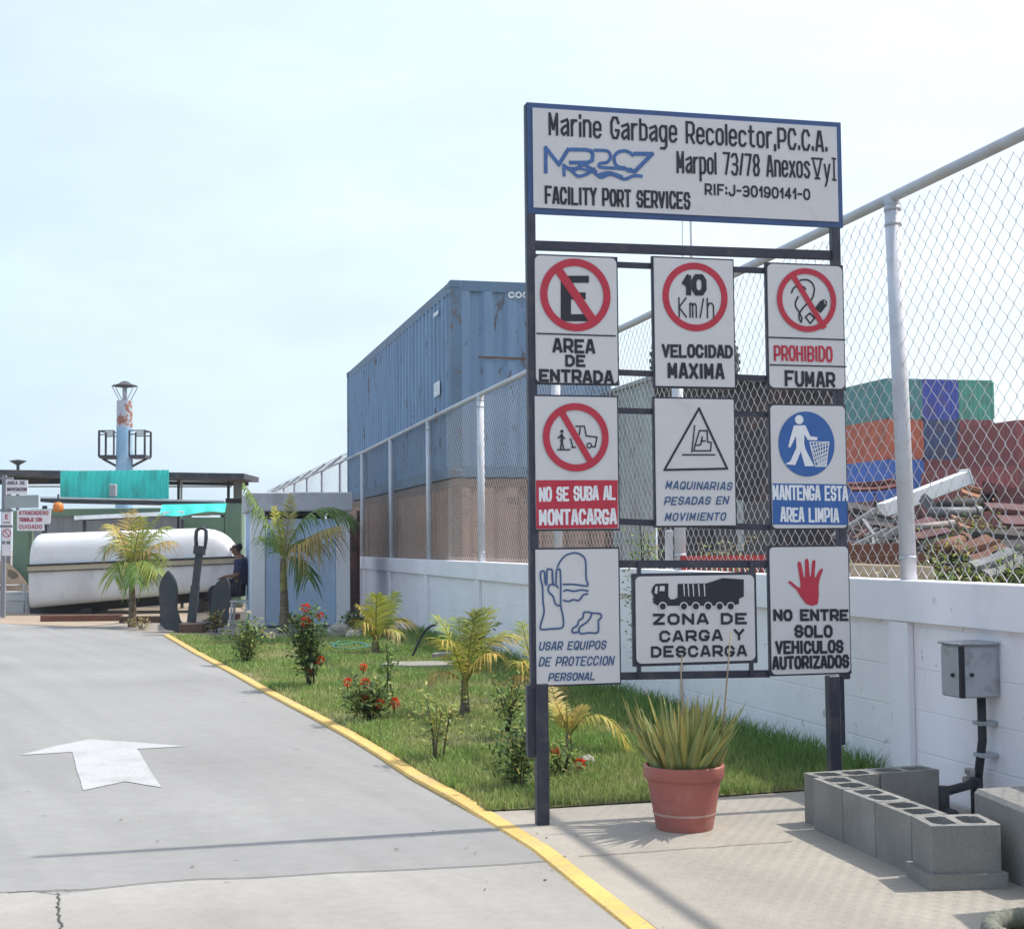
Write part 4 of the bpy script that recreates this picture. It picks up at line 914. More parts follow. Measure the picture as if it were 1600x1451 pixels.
NB = Plane((P(20, 800, 31.5).x, 31.5, 0), (1, 0, 0), (0, 0, 1))
nb = thing('notice_stand', 'grey notice stand cut by the left edge carrying small white plates', 'sign', NB.o)
m_nframe = mat('notice_frame', (.22, .23, .26), .6, .1, 4); m_nplate = mat('notice_plate', (.74, .70, .72), .6, .05, 3); m_ngrey = mat('notice_grey', (.34, .37, .37), .7, .08, 3)
m_nred = mat('notice_red', (.40, .06, .09), .6, .1, 9); m_ndark = mat('notice_ink', (.10, .06, .09), .6, .1, 9)
def nplate(c, m_, parent, d=0, name='plate'):
    q = [NB.S(*p) for p in c]; return MB().prism([(p.x, p.y) for p in q], d - .03, d, lambda x, y, z: NB.pt(x, y, z)).build(name, m_, parent)
for x in (5, -48): a = NB.S(x, 742); MB().box(NB.pt(a.x, a.y / 2, -.08), (.09, .08, a.y)).build('post', m_nframe, nb)
for y in (747, 797, 822): a = NB.S(-50, y); b = NB.S(19, y); MB().bar(NB.pt(a.x, a.y, -.06), NB.pt(b.x, b.y, -.06), .05).build('crossbar', m_nframe, nb)
p = nplate([(9, 749), (43, 750), (43, 772), (9, 772)], m_nplate, nb)
lettering(NB, p, 'AREA DE', 11, 757, 39, 757, 5.5, 1.3, m_ndark, d=.004); lettering(NB, p, 'NAVEGACION', 11, 767, 42, 767, 5.5, 1.3, m_ndark, d=.004)
nplate([(7, 774), (60, 773), (60, 793), (7, 794)], m_ngrey, nb)
p = nplate([(3, 800), (18, 800), (18, 820), (3, 820)], m_nplate, nb); lettering(NB, p, 'E', 8, 811, 13, 811, 8, 1.8, m_nred, d=.004)
MB().ribbon(NB, [NB.S(5, 816), NB.S(16, 816)], .02, .004).build('lettering', m_ndark, p)
p = nplate([(3, 824), (18, 824), (18, 845), (3, 845)], m_nplate, nb)
q = NB.S(10.5, 833); o_ = circle(q, .085, 24); mb = MB(); mb.ribbon(NB, o_ + [o_[0]], .02, .004); mb.ribbon(NB, [q + Vector((-.05, .06)), q + Vector((.05, -.06))], .018, .0045); mb.build('ring', m_nred, p)
nplate([(3, 850), (18, 850), (18, 868), (3, 868)], m_nplate, nb)
ns = thing('notice_board', 'white notice with red lettering fixed at the head of the green post', 'sign', NB.pt(*NB.S(55, 812)))
p = nplate([(29, 796), (82, 796), (80, 818), (71, 819), (71, 829), (29, 829)], m_nplate, ns, .10)
for y0, tx in ((804.5, 'ATRACADERO'), (815, 'TRABAJE CON'), (826, 'CUIDADO')):
    lettering(NB, p, tx, 32, y0, 78 if y0 < 810 else 68, y0, 6.5, 1.5, m_nred, d=.104)
MB().bar(NB.pt(*NB.S(32, 812), .03), NB.pt(*NB.S(60, 812), .03), .05).build('bracket', m_nframe, ns)
# ------------------------------------------------------------------ anchor
m_iron = mat('anchor_iron', (.040, .050, .060), .6, .15, 4, .2, 25, stain=(.10, .06, .045), stain_amt=.4, stain_scale=4)
AY = 25.9
an_ = thing('anchor', 'large dark stockless anchor standing upright on a timber block', 'anchor', P(297, 985, AY).xy.to_3d())
def fl(pts, y0, y1): 
    q = [P(x, y, AY) for x, y in pts]; return MB().prism([(v.x, v.z) for v in q], 0, y1 - y0, lambda x, y, z: Vector((x, y0 + z, y)))
fl([(252, 976), (251, 940), (250, 920), (252, 909), (257, 899), (263.5, 891), (270, 899), (275, 910), (277.5, 922), (276, 950), (281, 968), (286, 976)], AY - .08, AY + .06).build('fluke', m_iron, an_)
fl([(326, 976), (329, 940), (332, 922), (338, 910), (346, 904), (353, 902), (357, 910), (358, 930), (355, 955), (352, 976)], AY + .02, AY + .16).build('fluke', m_iron, an_)
fl([(252, 974), (352, 970), (347, 980), (318, 986), (281, 986), (262, 982)], AY - .16, AY + .2).build('crown', m_iron, an_)
a, b = P(299, 972, AY), P(312, 858, AY + .1); sh = MB(); sh.bar(a, a.lerp(b, .5), .14, .13); sh.bar(a.lerp(b, .5), b, .12, .11); sh.bar(a.lerp(b, .93), b + (b - a).normalized() * .06, .19, .17); sh.build('shank', m_iron, an_)
c = [P(x, y, AY + .1) for x, y in ((307, 855), (306, 840), (307, 829), (312, 825), (318, 825), (322, 829), (322, 841), (320, 856), (307, 856))]
MB().tube(c, .035, 8).build('shackle', m_iron, an_, smooth=True)
m_wood = mat('old_timber', (.10, .062, .045), .85, .25, 5, .4, 30, stretch=(.4, 2, 2))
m_wood2 = mat('red_timber', (.16, .07, .05), .85, .25, 5, .4, 30, stretch=(.4, 2, 2))
a = P(279, 987, AY - .45); b = P(317, 974, AY - .45); tag(MB().box(((a.x + b.x) / 2, AY - .3, .05), (b.x - a.x, .28, .19), bev=.012).build('timber_block', m_wood, at=((a.x + b.x) / 2, AY - .3, 0)), 'dark timber block under the crown of the anchor', 'timber block')
for x0, x1, y, m_, lab in ((68, 188, 969, m_wood2, 'long reddish timber edging the sand left of the palm'), (189, 262, 971, m_wood, 'dark timber edging the sand between palm and anchor'), (338, 374, 967, m_wood2, 'short reddish timber right of the anchor')):
    a, b = G(x0, y), G(x1, y); a.y = b.y = (a.y + b.y) / 2; tag(MB().box((a + b) / 2 + UP * .05, ((b - a).length, .14, .13), (b - a).normalized(), UP.cross((b - a).normalized()), bev=.012).build('timber_edging', m_, at=(a + b) / 2), lab, 'timber', 'timbers edging the sand bed')
# ------------------------------------------------------------------ seated man and his stool
def skin_mesh(nodes, edges, sub=2):
    me = bpy.data.meshes.new('tmp'); names = list(nodes); ix = {n_: i for i, n_ in enumerate(names)}
    me.from_pydata([nodes[n_][0] for n_ in names], [(ix[a], ix[b]) for a, b in edges], []); me.update()
    o = bpy.data.objects.new('tmp', me); COL.objects.link(o)
    md = o.modifiers.new('s', 'SKIN'); md.use_smooth_shade = True
    for i, n_ in enumerate(names):
        r_ = nodes[n_][1]; sv = me.skin_vertices[0].data[i]; sv.radius = (r_, r_) if not isinstance(r_, tuple) else r_; sv.use_root = (i == 0)
    s2 = o.modifiers.new('u', 'SUBSURF'); s2.levels = sub; s2.render_levels = sub
    bpy.context.view_layer.update(); dg = bpy.context.evaluated_depsgraph_get()
    out = bpy.data.meshes.new_from_object(o.evaluated_get(dg)); bpy.data.objects.remove(o); return out
def place(me, name, m_, parent, smooth=True):
    me.name = name; me.materials.clear(); me.materials.append(m_); me.polygons.foreach_set('use_smooth', [True] * len(me.polygons))
    return link(name, me, parent)
HX, HY_ = -5.355, 28.0
mn = thing('person', 'man in dark shirt and trousers seated against the booth wall looking down', 'person', (HX, HY_, 0))
m_skin = mat('skin', (.20, .10, .065), .6, .06, 10); m_hair = mat('hair', (.012, .011, .012), .7, .1, 20)
m_shirt = mat('navy_shirt', (.030, .036, .085), .8, .12, 8); m_trou = mat('dark_trousers', (.018, .018, .028), .85, .12, 8); m_shoe = mat('dark_shoe', (.03, .022, .02), .5, .1, 8)
Nd = {'pel': ((.0, 0, .62), .13), 'belly': ((.02, 0, .80), .125), 'chest': ((.03, 0, .98), .13), 'collar': ((.01, 0, 1.10), .09), 'neck': ((-.02, 0, 1.15), .058), 'skull0': ((-.06, 0, 1.20), .075), 'skull1': ((-.065, 0, 1.275), .092), 'skull2': ((-.055, 0, 1.34), .065)}
Ed = [('pel', 'belly'), ('belly', 'chest'), ('chest', 'collar'), ('collar', 'neck'), ('neck', 'skull0'), ('skull0', 'skull1'), ('skull1', 'skull2')]
for s_, q in ((-1, 'r'), (1, 'l')):
    Nd.update({'sh' + q: ((.02, .17 * s_, 1.07), .065), 'el' + q: ((.02, .23 * s_, .82), .045), 'wr' + q: ((-.20, .12 * s_, .80), .030), 'pa' + q: ((-.265, .085 * s_, .785), .034),
               'hi' + q: ((-.04, .10 * s_, .61), .09), 'kn' + q: ((-.44, .13 * s_, .60), .062), 'an' + q: ((-.40, .13 * s_, .12), .04), 'to' + q: ((-.55, .14 * s_, .05), .038)})
    Ed += [('collar', 'sh' + q), ('sh' + q, 'el' + q), ('el' + q, 'wr' + q), ('wr' + q, 'pa' + q), ('pel', 'hi' + q), ('hi' + q, 'kn' + q), ('kn' + q, 'an' + q), ('an' + q, 'to' + q)]
    for k in range(4):
        b_ = (-.285, (.085 + .02 * (k - 1.5)) * s_, .783); L_ = (.062, .075, .07, .055)[k]
        Nd.update({'f%d%s' % (k, q): (b_, .010), 'g%d%s' % (k, q): ((b_[0] - L_ * .6, b_[1], b_[2] - .012), .009), 'h%d%s' % (k, q): ((b_[0] - L_, b_[1], b_[2] - .04), .007)}); Ed += [('pa' + q, 'f%d%s' % (k, q)), ('f%d%s' % (k, q), 'g%d%s' % (k, q)), ('g%d%s' % (k, q), 'h%d%s' % (k, q))]
    Nd.update({'t0' + q: ((-.25, .045 * s_, .79), .011), 't1' + q: ((-.285, .02 * s_, .785), .009)}); Ed += [('pa' + q, 't0' + q), ('t0' + q, 't1' + q)]
place(skin_mesh(Nd, Ed, 1), 'body', m_skin, mn)
fc = MB(); fc.lathe(Vector((HX, HY_, 0)) + Vector((-.150, 0, 1.255)), [(.0, .03), (.012, .01), (.02, -.025), (.0, -.03)], 8); 
fc.build('nose', m_skin, mn, smooth=True)
for s_ in (-1, 1):
    MB().lathe(Vector((HX - .05, HY_ + .088 * s_, 1.245)), [(.0, -.035), (.022, -.02), (.028, .01), (.0, .035)], 8, (1, 0, 0), (0, .5, 0)).build('ear', m_skin, mn, smooth=True)
    MB().lathe(Vector((HX - .140, HY_ + .035 * s_, 1.28)), [(.0, -.008), (.012, 0), (.0, .008)], 8).build('eye', m_hair, mn, smooth=True)
MB().box(Vector((HX - .135, HY_, 1.205)), (.02, .05, .010), bev=.002).build('mouth', m_trou, mn)
place(skin_mesh({'a': ((-.065, 0, 1.325), .104), 'b': ((-.03, 0, 1.285), .108), 'c': ((.0, 0, 1.21), .07)}, [('a', 'b'), ('b', 'c')], 2), 'hair', m_hair, mn)
sh_n = {'pel': ((.0, 0, .60), .15), 'belly': ((.02, 0, .80), .148), 'chest': ((.03, 0, .98), .152), 'collar': ((.01, 0, 1.11), .098)}
sh_e = [('pel', 'belly'), ('belly', 'chest'), ('chest', 'collar')]
tr_n = {'pel': ((.0, 0, .58), .155)}; tr_e = []
for s_, q in ((-1, 'r'), (1, 'l')):
    sh_n.update({'sh' + q: ((.02, .17 * s_, 1.07), .082), 'ub' + q: ((.022, .21 * s_, .92), .072), 'ua' + q: ((.018, .232 * s_, .85), .066)}); sh_e += [('collar', 'sh' + q), ('sh' + q, 'ub' + q), ('ub' + q, 'ua' + q)]
    tr_n.update({'hi' + q: ((-.05, .10 * s_, .60), .108), 'kn' + q: ((-.45, .13 * s_, .595), .080), 'an' + q: ((-.405, .13 * s_, .14), .062)}); tr_e += [('pel', 'hi' + q), ('hi' + q, 'kn' + q), ('kn' + q, 'an' + q)]
place(skin_mesh(sh_n, sh_e), 'shirt', m_shirt, mn); place(skin_mesh(tr_n, tr_e), 'trousers', m_trou, mn)
for s_ in (-1, 1): place(skin_mesh({'a': ((-.37, .13 * s_, .06), .05), 'b': ((-.47, .135 * s_, .05), .05), 'c': ((-.60, .145 * s_, .04), .038)}, [('a', 'b'), ('b', 'c')]), 'shoe', m_shoe, mn)
mn.scale = (1.16, 1.16, 1.16)
m_plast = mat('white_plastic', (.62, .62, .60), .5, .05, 4)
sl_ = thing('stool', 'pale plastic stool under the seated man', 'stool', (HX + .03, HY_, 0)); s0 = Vector(sl_.location)
MB().box(s0 + UP * .44, (.38, .38, .04), bev=.012).build('seat', m_plast, sl_)
for a in (-1, 1):
    for b in (-1, 1): MB().bar(s0 + Vector((a * .19, b * .19, 0)), s0 + Vector((a * .14, b * .14, .418)), .04, bev=.005).build('leg', m_plast, sl_)
# ------------------------------------------------------------------ hollow concrete blocks round the pipe at the wall
m_block = mat('block_concrete', (.235, .228, .212), .95, .10, 3, .5, 90, fine=.12, stain=(.33, .32, .30), stain_amt=.5, stain_scale=2.5)
m_bcore = mat('block_core_dirt', (.05, .045, .04), .95, .2, 6)
def hollow_block(label, c, ax, L, Wd, H, ncore=2, wall=.03, lip=0.0, tilt=None, cat='block', group='grey hollow blocks round the pipe'):
    """box with open cores seen from above; c = centre of the base"""
    c = Vector(c); ax = Vector(ax).normalized(); ay = UP.cross(ax); t = thing('concrete_block', label, cat, c, group)
    fr = lambda x, y, z: c + ax * x + ay * y + UP * z
    cw = (L - wall * (ncore + 1)) / ncore; mb = MB()
    outer = rrect(-L / 2, -Wd / 2, L / 2, Wd / 2, .008, 2)
    holes = []
    for k in range(ncore):
        x0 = -L / 2 + wall + k * (cw + wall); holes.append(rrect(x0, -Wd / 2 + wall, x0 + cw, Wd / 2 - wall, .035, 4))
    loops = [[Vector((p[0], p[1], 0)) for p in outer]] + [[Vector((p[0], p[1], 0)) for p in h[::-1]] for h in holes]
    allp = [p for l_ in loops for p in l_]; tri = tessellate_polygon(loops)
    fs = []
    for q in tri:
        a, b, d = (allp[i] for i in q); ccw = (b - a).cross(d - a).z > 0; fs.append(tuple(q) if ccw else tuple(q)[::-1])
    jz = {}
    rr = random.Random(int(c.x * 1e4)); top = [fr(p.x, p.y, H + rr.uniform(-.002, .002)) for p in allp]
    mb.add(top, fs)
    i0 = 0; nv = len(allp); mb.v += [tuple(fr(p.x, p.y, 0.0)) for p in allp]
    for l_ in loops:
        m_ = len(l_)
        for i in range(m_): mb.f.append((nv + i0 + i, nv + i0 + (i + 1) % m_, i0 + (i + 1) % m_, i0 + i))
        i0 += m_
    mb.build('shell', m_block, t)
    co_ = MB()
    for h in holes: co_.fill(Plane(c + UP * (H * .45), ax, ay), h, 0)
    co_.build('core_fill', m_bcore, t)
    if lip: MB().prism(rrect(-L / 2 - lip, -Wd / 2 - lip, L / 2 + lip, Wd / 2 + lip, .01, 2), .0, .065, fr).build('mortar_lip', m_block, t)
    return t
bA = Vector((1.545, 7.50, .012)); bE = Vector((1.765, 6.46, .012)); dA = (bE - bA).normalized(); sA = UP.cross(dA)   # sA points right-away
bw_ = .19
for k, lab in enumerate(('grey hollow block at the far end of the row of three', 'grey hollow block in the middle of the row of three', 'grey hollow block at the near end of the row of three')):
    L_ = (bE - bA).length / 3; hollow_block(lab, bA + dA * L_ * (k + .5) + sA * bw_ / 2, dA, L_ - .004, bw_ - .002 * k, .262 - .0015 * k)
for k, lab in enumerate(('grey hollow block behind the row, nearest the sign stake', 'grey hollow block behind the row, against the white wall')):
    d_ = Vector((.955, .30, 0)).normalized(); c = bA + d_ * (.185 + .365 * k); hollow_block(lab, c + Vector((.012, .100, 0)), d_, .36, .17, .258 + .002 * k)
dC = Vector((.995, .07, 0)).normalized(); cC = Vector((1.922, 6.315, .012))
hollow_block('grey hollow block with a mortar lip, foremost of the group', cC, dC, .31, .24, .268, 2, .035, .022)
# rough slab-like block leaning at the right edge
rb = thing('concrete_block', 'tall rough grey block standing at the right edge beside the foremost hollow block', 'block', (2.33, 6.33, .012), 'grey hollow blocks round the pipe')
MB().box((2.345, 6.36, .175), (.40, .56, .36), (.97, .24, 0), (-.24, .97, .06), bev=.018).build('body', m_block, rb)
# ------------------------------------------------------------------ electrical box, conduit and tap pipe on the wall
m_box = mat('box_grey', (.40, .42, .45), .5, .08, 4, .1, 30, metal=.3, stain=(.20, .17, .15), stain_amt=.6, stain_scale=6)
m_pipe = mat('black_pipe', (.030, .032, .038), .55, .1, 8)
BXT = (7.86 - 7.72) / WD.y                                     # along the wall
jb = thing('junction_box', 'grey metal junction box with two locked doors mounted on the white wall', 'box', wall_pt(BXT, .0, 0))
bz0, bz1 = .655, .935
wb = lambda t0, t1, o0, o1, z0, z1, bev=.004: wbox(t0, t1, o0, o1, z0, z1, MB(), bev)
wb(BXT - .14, BXT + .055, -.043, .19, bz0, bz1).build('cabinet', m_box, jb)
wb(BXT - .155, BXT + .07, -.043, .205, bz1 + .001, bz1 + .014).build('lid', m_box, jb)
d1 = wb(BXT - .125, BXT + .045, .192, .200, bz0 + .005, bz1 - .012).build('door', m_box, jb)
d2 = wb(BXT - .150, BXT - .142, -.02, .175, bz0 + .005, bz1 - .012).build('door', m_box, jb)
MB().tube([wall_pt(BXT - .08, .198, .775), wall_pt(BXT - .08, .212, .775)], .011, 10).build('lock', m_black, d1)
MB().tube([wall_pt(BXT - .148, .135, .78), wall_pt(BXT - .160, .135, .78)], .011, 10).build('lock', m_black, d2)
wb(BXT - .152, BXT - .13, .176, .1985, bz0 + .003, bz1 - .004, 0).build('door_gap', m_black, jb)
cn = thing('conduit_pipe', 'black conduit pipe running down the wall from the grey junction box', 'pipe', wall_pt(BXT - .05, .03, 0))
MB().tube([wall_pt(BXT - .07, .03, .653), wall_pt(BXT - .07, .03, .42), wall_pt(BXT - .03, .03, .26), wall_pt(BXT - .01, .03, .17)], .024, 12).build('pipe', m_pipe, cn, smooth=True)
for z in (.50, .33): wb(BXT - .11, BXT - .02, -.043, .058, z, z + .022, .002).build('clamp', m_box, cn)
tp = thing('water_pipe', 'black water pipe with elbow and brass tap inside the ring of blocks', 'pipe', wall_pt(BXT - .03, .1, 0))
a = wall_pt(BXT - .05, .06, .19); b = wall_pt(BXT - .22, .36, .185)
MB().tube([wall_pt(BXT - .05, .06, .01), a + UP * .03], .034, 12).build('riser', m_pipe, tp, smooth=True)
MB().tube([a, b], .024, 12).build('cross_pipe', m_pipe, tp, smooth=True)
MB().tube([b + UP * .03, b - UP * .165], .029, 12).build('stand_pipe', m_pipe, tp, smooth=True)
MB().tube([b - UP * .10, b - UP * .10 - WD * .10], .026, 12).build('spout', m_pipe, tp, smooth=True)
m_brass = mat('old_tap', (.30, .27, .24), .5, .3, 20, metal=.4, stain=(.6, .6, .58), stain_amt=.9, stain_scale=14)
tv = MB(); c = wall_pt(BXT + .0, .05, .205); tv.tube([c - UP * .03, c + UP * .05], .03, 9); tv.box(c + WD * .03 + UP * .035, (.05, .04, .035), WD, WN, UP, .006); tv.box(c + WN * .035, (.03, .05, .03), WD, WN, UP, .006)
tv.build('tap', m_brass, tp, smooth=False)
# unseen blocks added just outside the frame to shade the lower right corner
op = thing('shade_blocker', 'unseen grey blocks added to shade the lower right corner of the pavement', 'shade blocker', (2.56, 5.55, .012)); ob_ = MB()
for k in range(4): ob_.box((2.56 + .01 * (k % 2), 5.55, .012 + .131 + .263 * k), (.36, .80, .26), bev=.01)
ob_.build('blocks', m_block, op)
# coil of old rope at the corner
m_rope = mat('old_rope', (.20, .20, .16), .95, .2, 10, .5, 60, stain=(.10, .11, .07), stain_amt=.6, stain_scale=6)
rc = thing('rope_coil', 'coil of thick weathered rope lying on the pavement at the lower right corner', 'rope', (1.90, 5.13, .012)); c = Vector((1.90, 5.13, .012))
for lvl in range(2):
    for st_ in range(3):
        pts = []
        for k in range(193):
            an = 2 * math.pi * k / 192; tw = an * 24 + st_ * 2.094; rr_ = .225 - .012 * lvl + .022 * math.cos(tw); pts.append(c + Vector((rr_ * math.cos(an), rr_ * math.sin(an), .034 + .066 * lvl + .022 * math.sin(tw))))
        MB().tube(pts, .016, 6, cap=False).build('strand', m_rope, rc, smooth=True)
# ------------------------------------------------------------------ plants
def inside_slab(q):
    return (q.x > np.interp(q.y, [p.y for p in reversed(K_IN)], [p.x for p in reversed(K_IN)])) and q.y < 8.1
def jitter(col, rr, a=.25, hue=.10):
    k = 1 + rr.uniform(-a, a); return (max(.004, col[0] * k * (1 + rr.uniform(-hue, hue) * 2)), max(.004, col[1] * k), max(.002, col[2] * k * (1 + rr.uniform(-hue, hue))))
class LB(MB):
    def __init__(s): super().__init__(); s.cols = []
    def blade(s, p, d, L, w, nrm, col, droop=0.0, tipcol=None, seg=2):
        d = d.normalized(); sd_ = d.cross(nrm)
        if sd_.length < 1e-4: sd_ = d.cross(Vector((1, 0, 0)))
        sd_.normalize(); vs = []; n = seg
        for k in range(n + 1):
            f_ = k / n; ww = w * (math.sin(math.pi * min(1, .25 + .75 * f_)) if f_ > 0 else .55); q = p + d * L * f_ - UP * droop * L * f_ * f_
            if k < n: vs += [q - sd_ * ww / 2, q + sd_ * ww / 2]
            else: vs.append(q)
        fs = [(2 * k, 2 * k + 1, 2 * k + 3, 2 * k + 2) for k in range(n - 1)] + [(2 * n - 2, 2 * n - 1, 2 * n)]
        s.add(vs, fs)
        for k in range(len(vs)):
            f_ = min(1, (k // 2) / n); s.cols.append(col if tipcol is None else tuple(col[i] + (tipcol[i] - col[i]) * f_ for i in range(3)))
    def tubec(s, pts, r, col, n=5):
        k = len(s.v); s.tube(pts, r, n); s.cols += [col] * (len(s.v) - k)
    def done(s, name, parent=None, at=None, m=None): return s.build(name, m or LEAF, parent, smooth=False, cols=s.cols, at=at)
def frond(parent, p0, ctrl, p1, leaf, col, n=34, rad=.02, droop=.5, rr=None, tip=None, rcol=(.28, .26, .06), spread=1.0, w=.03, t0=.14):
    rr = rr or random.Random(int(p0.x * 100 + p1.z * 991)); lb = LB(); pts = []
    for k in range(15): t = k / 14; pts.append(p0 * (1 - t) ** 2 + ctrl * 2 * t * (1 - t) + p1 * t * t)
    lb.tubec(pts, [rad * (1 - .85 * k / 14) + .002 for k in range(15)], rcol)
    for k in range(n):
        t = t0 + (1 - t0) * (k + rr.random() * .5) / n; p = p0 * (1 - t) ** 2 + ctrl * 2 * t * (1 - t) + p1 * t * t; tg = ((ctrl - p0) * (1 - t) + (p1 - ctrl) * t).normalized()
        sdv = tg.cross(UP); sdv = sdv.normalized() if sdv.length > .05 else Vector((0, 1, 0)); nup = sdv.cross(tg)
        L_ = leaf * (.55 + .75 * math.sin(math.pi * min(1, t * .8 + .12))) * rr.uniform(.85, 1.1) * (1 if t < .85 else .7)
        for s_ in (-1, 1):
            d = sdv * s_ * spread + tg * (.55 + .5 * t) + nup * rr.uniform(.0, .25) + Vector((rr.uniform(-.12, .12), rr.uniform(-.12, .12), rr.uniform(-.08, .08)))
            lb.blade(p, d, L_, w * rr.uniform(.8, 1.15), nup, jitter(col, rr), droop * rr.uniform(.6, 1.3), tip and jitter(tip, rr), 3)
    return lb.done('frond', parent)
m_ptrunk = mat('palm_trunk', (.17, .13, .09), .9, .25, 8, .6, 30, stain=(.07, .055, .045), stain_amt=.7, stain_scale=9, stretch=(1, 1, 2.5))
GRN, YEL, GOLD, DRY = (.15, .26, .055), (.42, .42, .075), (.55, .41, .10), (.34, .25, .12)
def palm(name, label, base, crown, trunk_r, fronds, group, Y, lean=0):
    """fronds: (tip px, tip dy, bend px, leaf length, colour, tipcolour, n)"""
    t = thing(name, label, 'palm', base, group); tr = MB(); n = 14; pts = []; rs = []
    for k in range(n): f_ = k / (n - 1); pts.append(base.lerp(crown, f_) + Vector((.03 * math.sin(f_ * 5), 0, 0)) * trunk_r * 8 - (UP * .05 if k == 0 else UP * 0)); rs.append(trunk_r * (1.45 - .75 * f_ + (.10 if k % 2 else 0)))
    tr.tube(pts, rs, 10).build('trunk', m_ptrunk, t, smooth=True)
    lb_ = LB(); k0 = base.lerp(crown, .55)
    lb_.tubec([k0, base.lerp(crown, .8), crown + UP * .06], [trunk_r * 1.12, trunk_r * .98, trunk_r * .55], (.33, .32, .09), 9); lb_.done('leaf_base', t)
    for i, (tip, dy, bend, lf, c_, tc_, nn, dr_) in enumerate(fronds):
        p1 = P(tip[0], tip[1], Y + dy); ct = P(bend[0], bend[1], Y + dy * .45)
        frond(t, crown + Vector((0, dy * .03, -.02)), ct, p1, lf, c_, nn, max(.008, trunk_r * .22), dr_, random.Random(i * 17 + int(base.x * 50)), tc_, w=.030 if Y > 18 else .015)
    return t
PG = 'young palms along the lawn'
Y1 = 27.6
palm('palm_tree', 'yellowing young palm with a bushy crown in front of the white lifeboat', P(206, 975, Y1).xy.to_3d(), P(206, 885, Y1), .055, [
    ((168, 818), .3, (188, 820), .34, GOLD, YEL, 22, .6), ((206, 798), .4, (204, 830), .34, GOLD, DRY, 20, .5), ((250, 803), .2, (222, 828), .34, YEL, GRN, 24, .5),
    ((272, 845), -.2, (238, 842), .36, GOLD, DRY, 26, .9), ((163, 860), -.3, (182, 836), .36, GRN, DRY, 24, .8), ((258, 872), .4, (232, 850), .34, YEL, GRN, 22, .9), ((178, 905), -.5, (183, 860), .36, GRN, YEL, 24, .9),
    ((236, 905), -.5, (230, 862), .36, GRN, YEL, 24, .9), ((214, 910), -.8, (216, 860), .36, GRN, GRN, 24, 1.0), ((226, 830), .7, (214, 850), .32, GRN, YEL, 20, .6), ((188, 835), .6, (196, 850), .32, GRN, GRN, 20, .6), ((262, 822), .5, (236, 828), .36, YEL, GRN, 26, .7), ((248, 895), -.6, (234, 858), .36, GRN, YEL, 26, .9), ((176, 828), .5, (190, 842), .34, GOLD, YEL, 24, .7), ((222, 808), -.5, (214, 840), .34, YEL, GRN, 24, .5)], PG, Y1)
Y2 = 25.3
palm('palm_tree', 'young palm with long arching green fronds in front of the pale blue booth', P(443, 986, Y2).xy.to_3d(), P(443, 872, Y2), .062, [
    ((382, 756), -.2, (424, 818), .50, (.26, .36, .10), GRN, 54, 1.0), ((428, 792), .2, (438, 830), .20, YEL, YEL, 24, .3), ((455, 772), .4, (450, 822), .20, DRY, YEL, 24, .25), ((552, 806), .2, (478, 760), .50, (.20, .30, .07), (.12, .22, .06), 54, .9),
    ((528, 822), -.4, (478, 832), .50, GOLD, DRY, 46, 1.3), ((500, 850), .6, (468, 826), .34, GRN, YEL, 30, 1.1), ((482, 905), -.5, (474, 858), .34, GRN, (.06, .13, .05), 26, 1.0), ((404, 838), .5, (424, 838), .34, GRN, GRN, 26, .8)], PG, Y2)
def yp(label, base_px, Yd, crown_px, fr_, r_=.05): return palm('palm_plant', label, P(*base_px, Yd).xy.to_3d(), P(*crown_px, Yd), r_, fr_, PG, Yd)
yp('small yellow palm by the wall with an upright feathery crown', (586, 1022), 19.6, (587, 1003), [((618, 925), .2, (604, 960), .26, YEL, GRN, 26, .5), ((640, 970), .2, (610, 952), .26, YEL, DRY, 26, .7), ((560, 945), 0, (578, 960), .24, YEL, GOLD, 24, .5), ((588, 928), -.2, (588, 960), .24, YEL, YEL, 24, .4),
    ((563, 975), -.2, (570, 955), .24, YEL, GOLD, 22, .7), ((606, 940), .3, (598, 962), .24, GRN, YEL, 24, .5), ((626, 990), -.2, (606, 968), .22, YEL, DRY, 20, .8)])
yp('yellow palm with spreading fronds and a short orange base in mid lawn', (724, 1104), 12.4, (727, 1066), [((682, 962), .1, (712, 1000), .22, YEL, GRN, 26, .4), ((690, 1000), -.2, (708, 995), .22, YEL, GOLD, 26, .6), ((760, 950), .2, (745, 985), .22, YEL, YEL, 26, .4), ((802, 992), .1, (764, 985), .24, YEL, GOLD, 28, .6), ((745, 955), -.2, (735, 990), .20, (.2, .24, .05), YEL, 24, .4),
    ((776, 1022), -.2, (752, 1008), .20, GOLD, GOLD, 22, .8), ((668, 1058), -.2, (695, 1035), .18, GOLD, DRY, 18, .7), ((790, 985), .3, (760, 1000), .2, YEL, GRN, 22, .6), ((715, 965), .3, (722, 1000), .2, GRN, YEL, 22, .4)], .035)
yp('yellow green palm half hidden by the left post of the sign stand', (838, 1085), 13.6, (838, 1062), [((815, 972), .1, (824, 1010), .2, YEL, GRN, 22, .4), ((806, 1035), -.2, (818, 1025), .2, YEL, GOLD, 22, .7), ((868, 1010), .1, (852, 1012), .2, YEL, GRN, 22, .5), ((800, 1060), -.2, (815, 1045), .18, GOLD, DRY, 18, .8), ((872, 1075), -.2, (858, 1050), .18, GOLD, DRY, 18, .8)], .03)
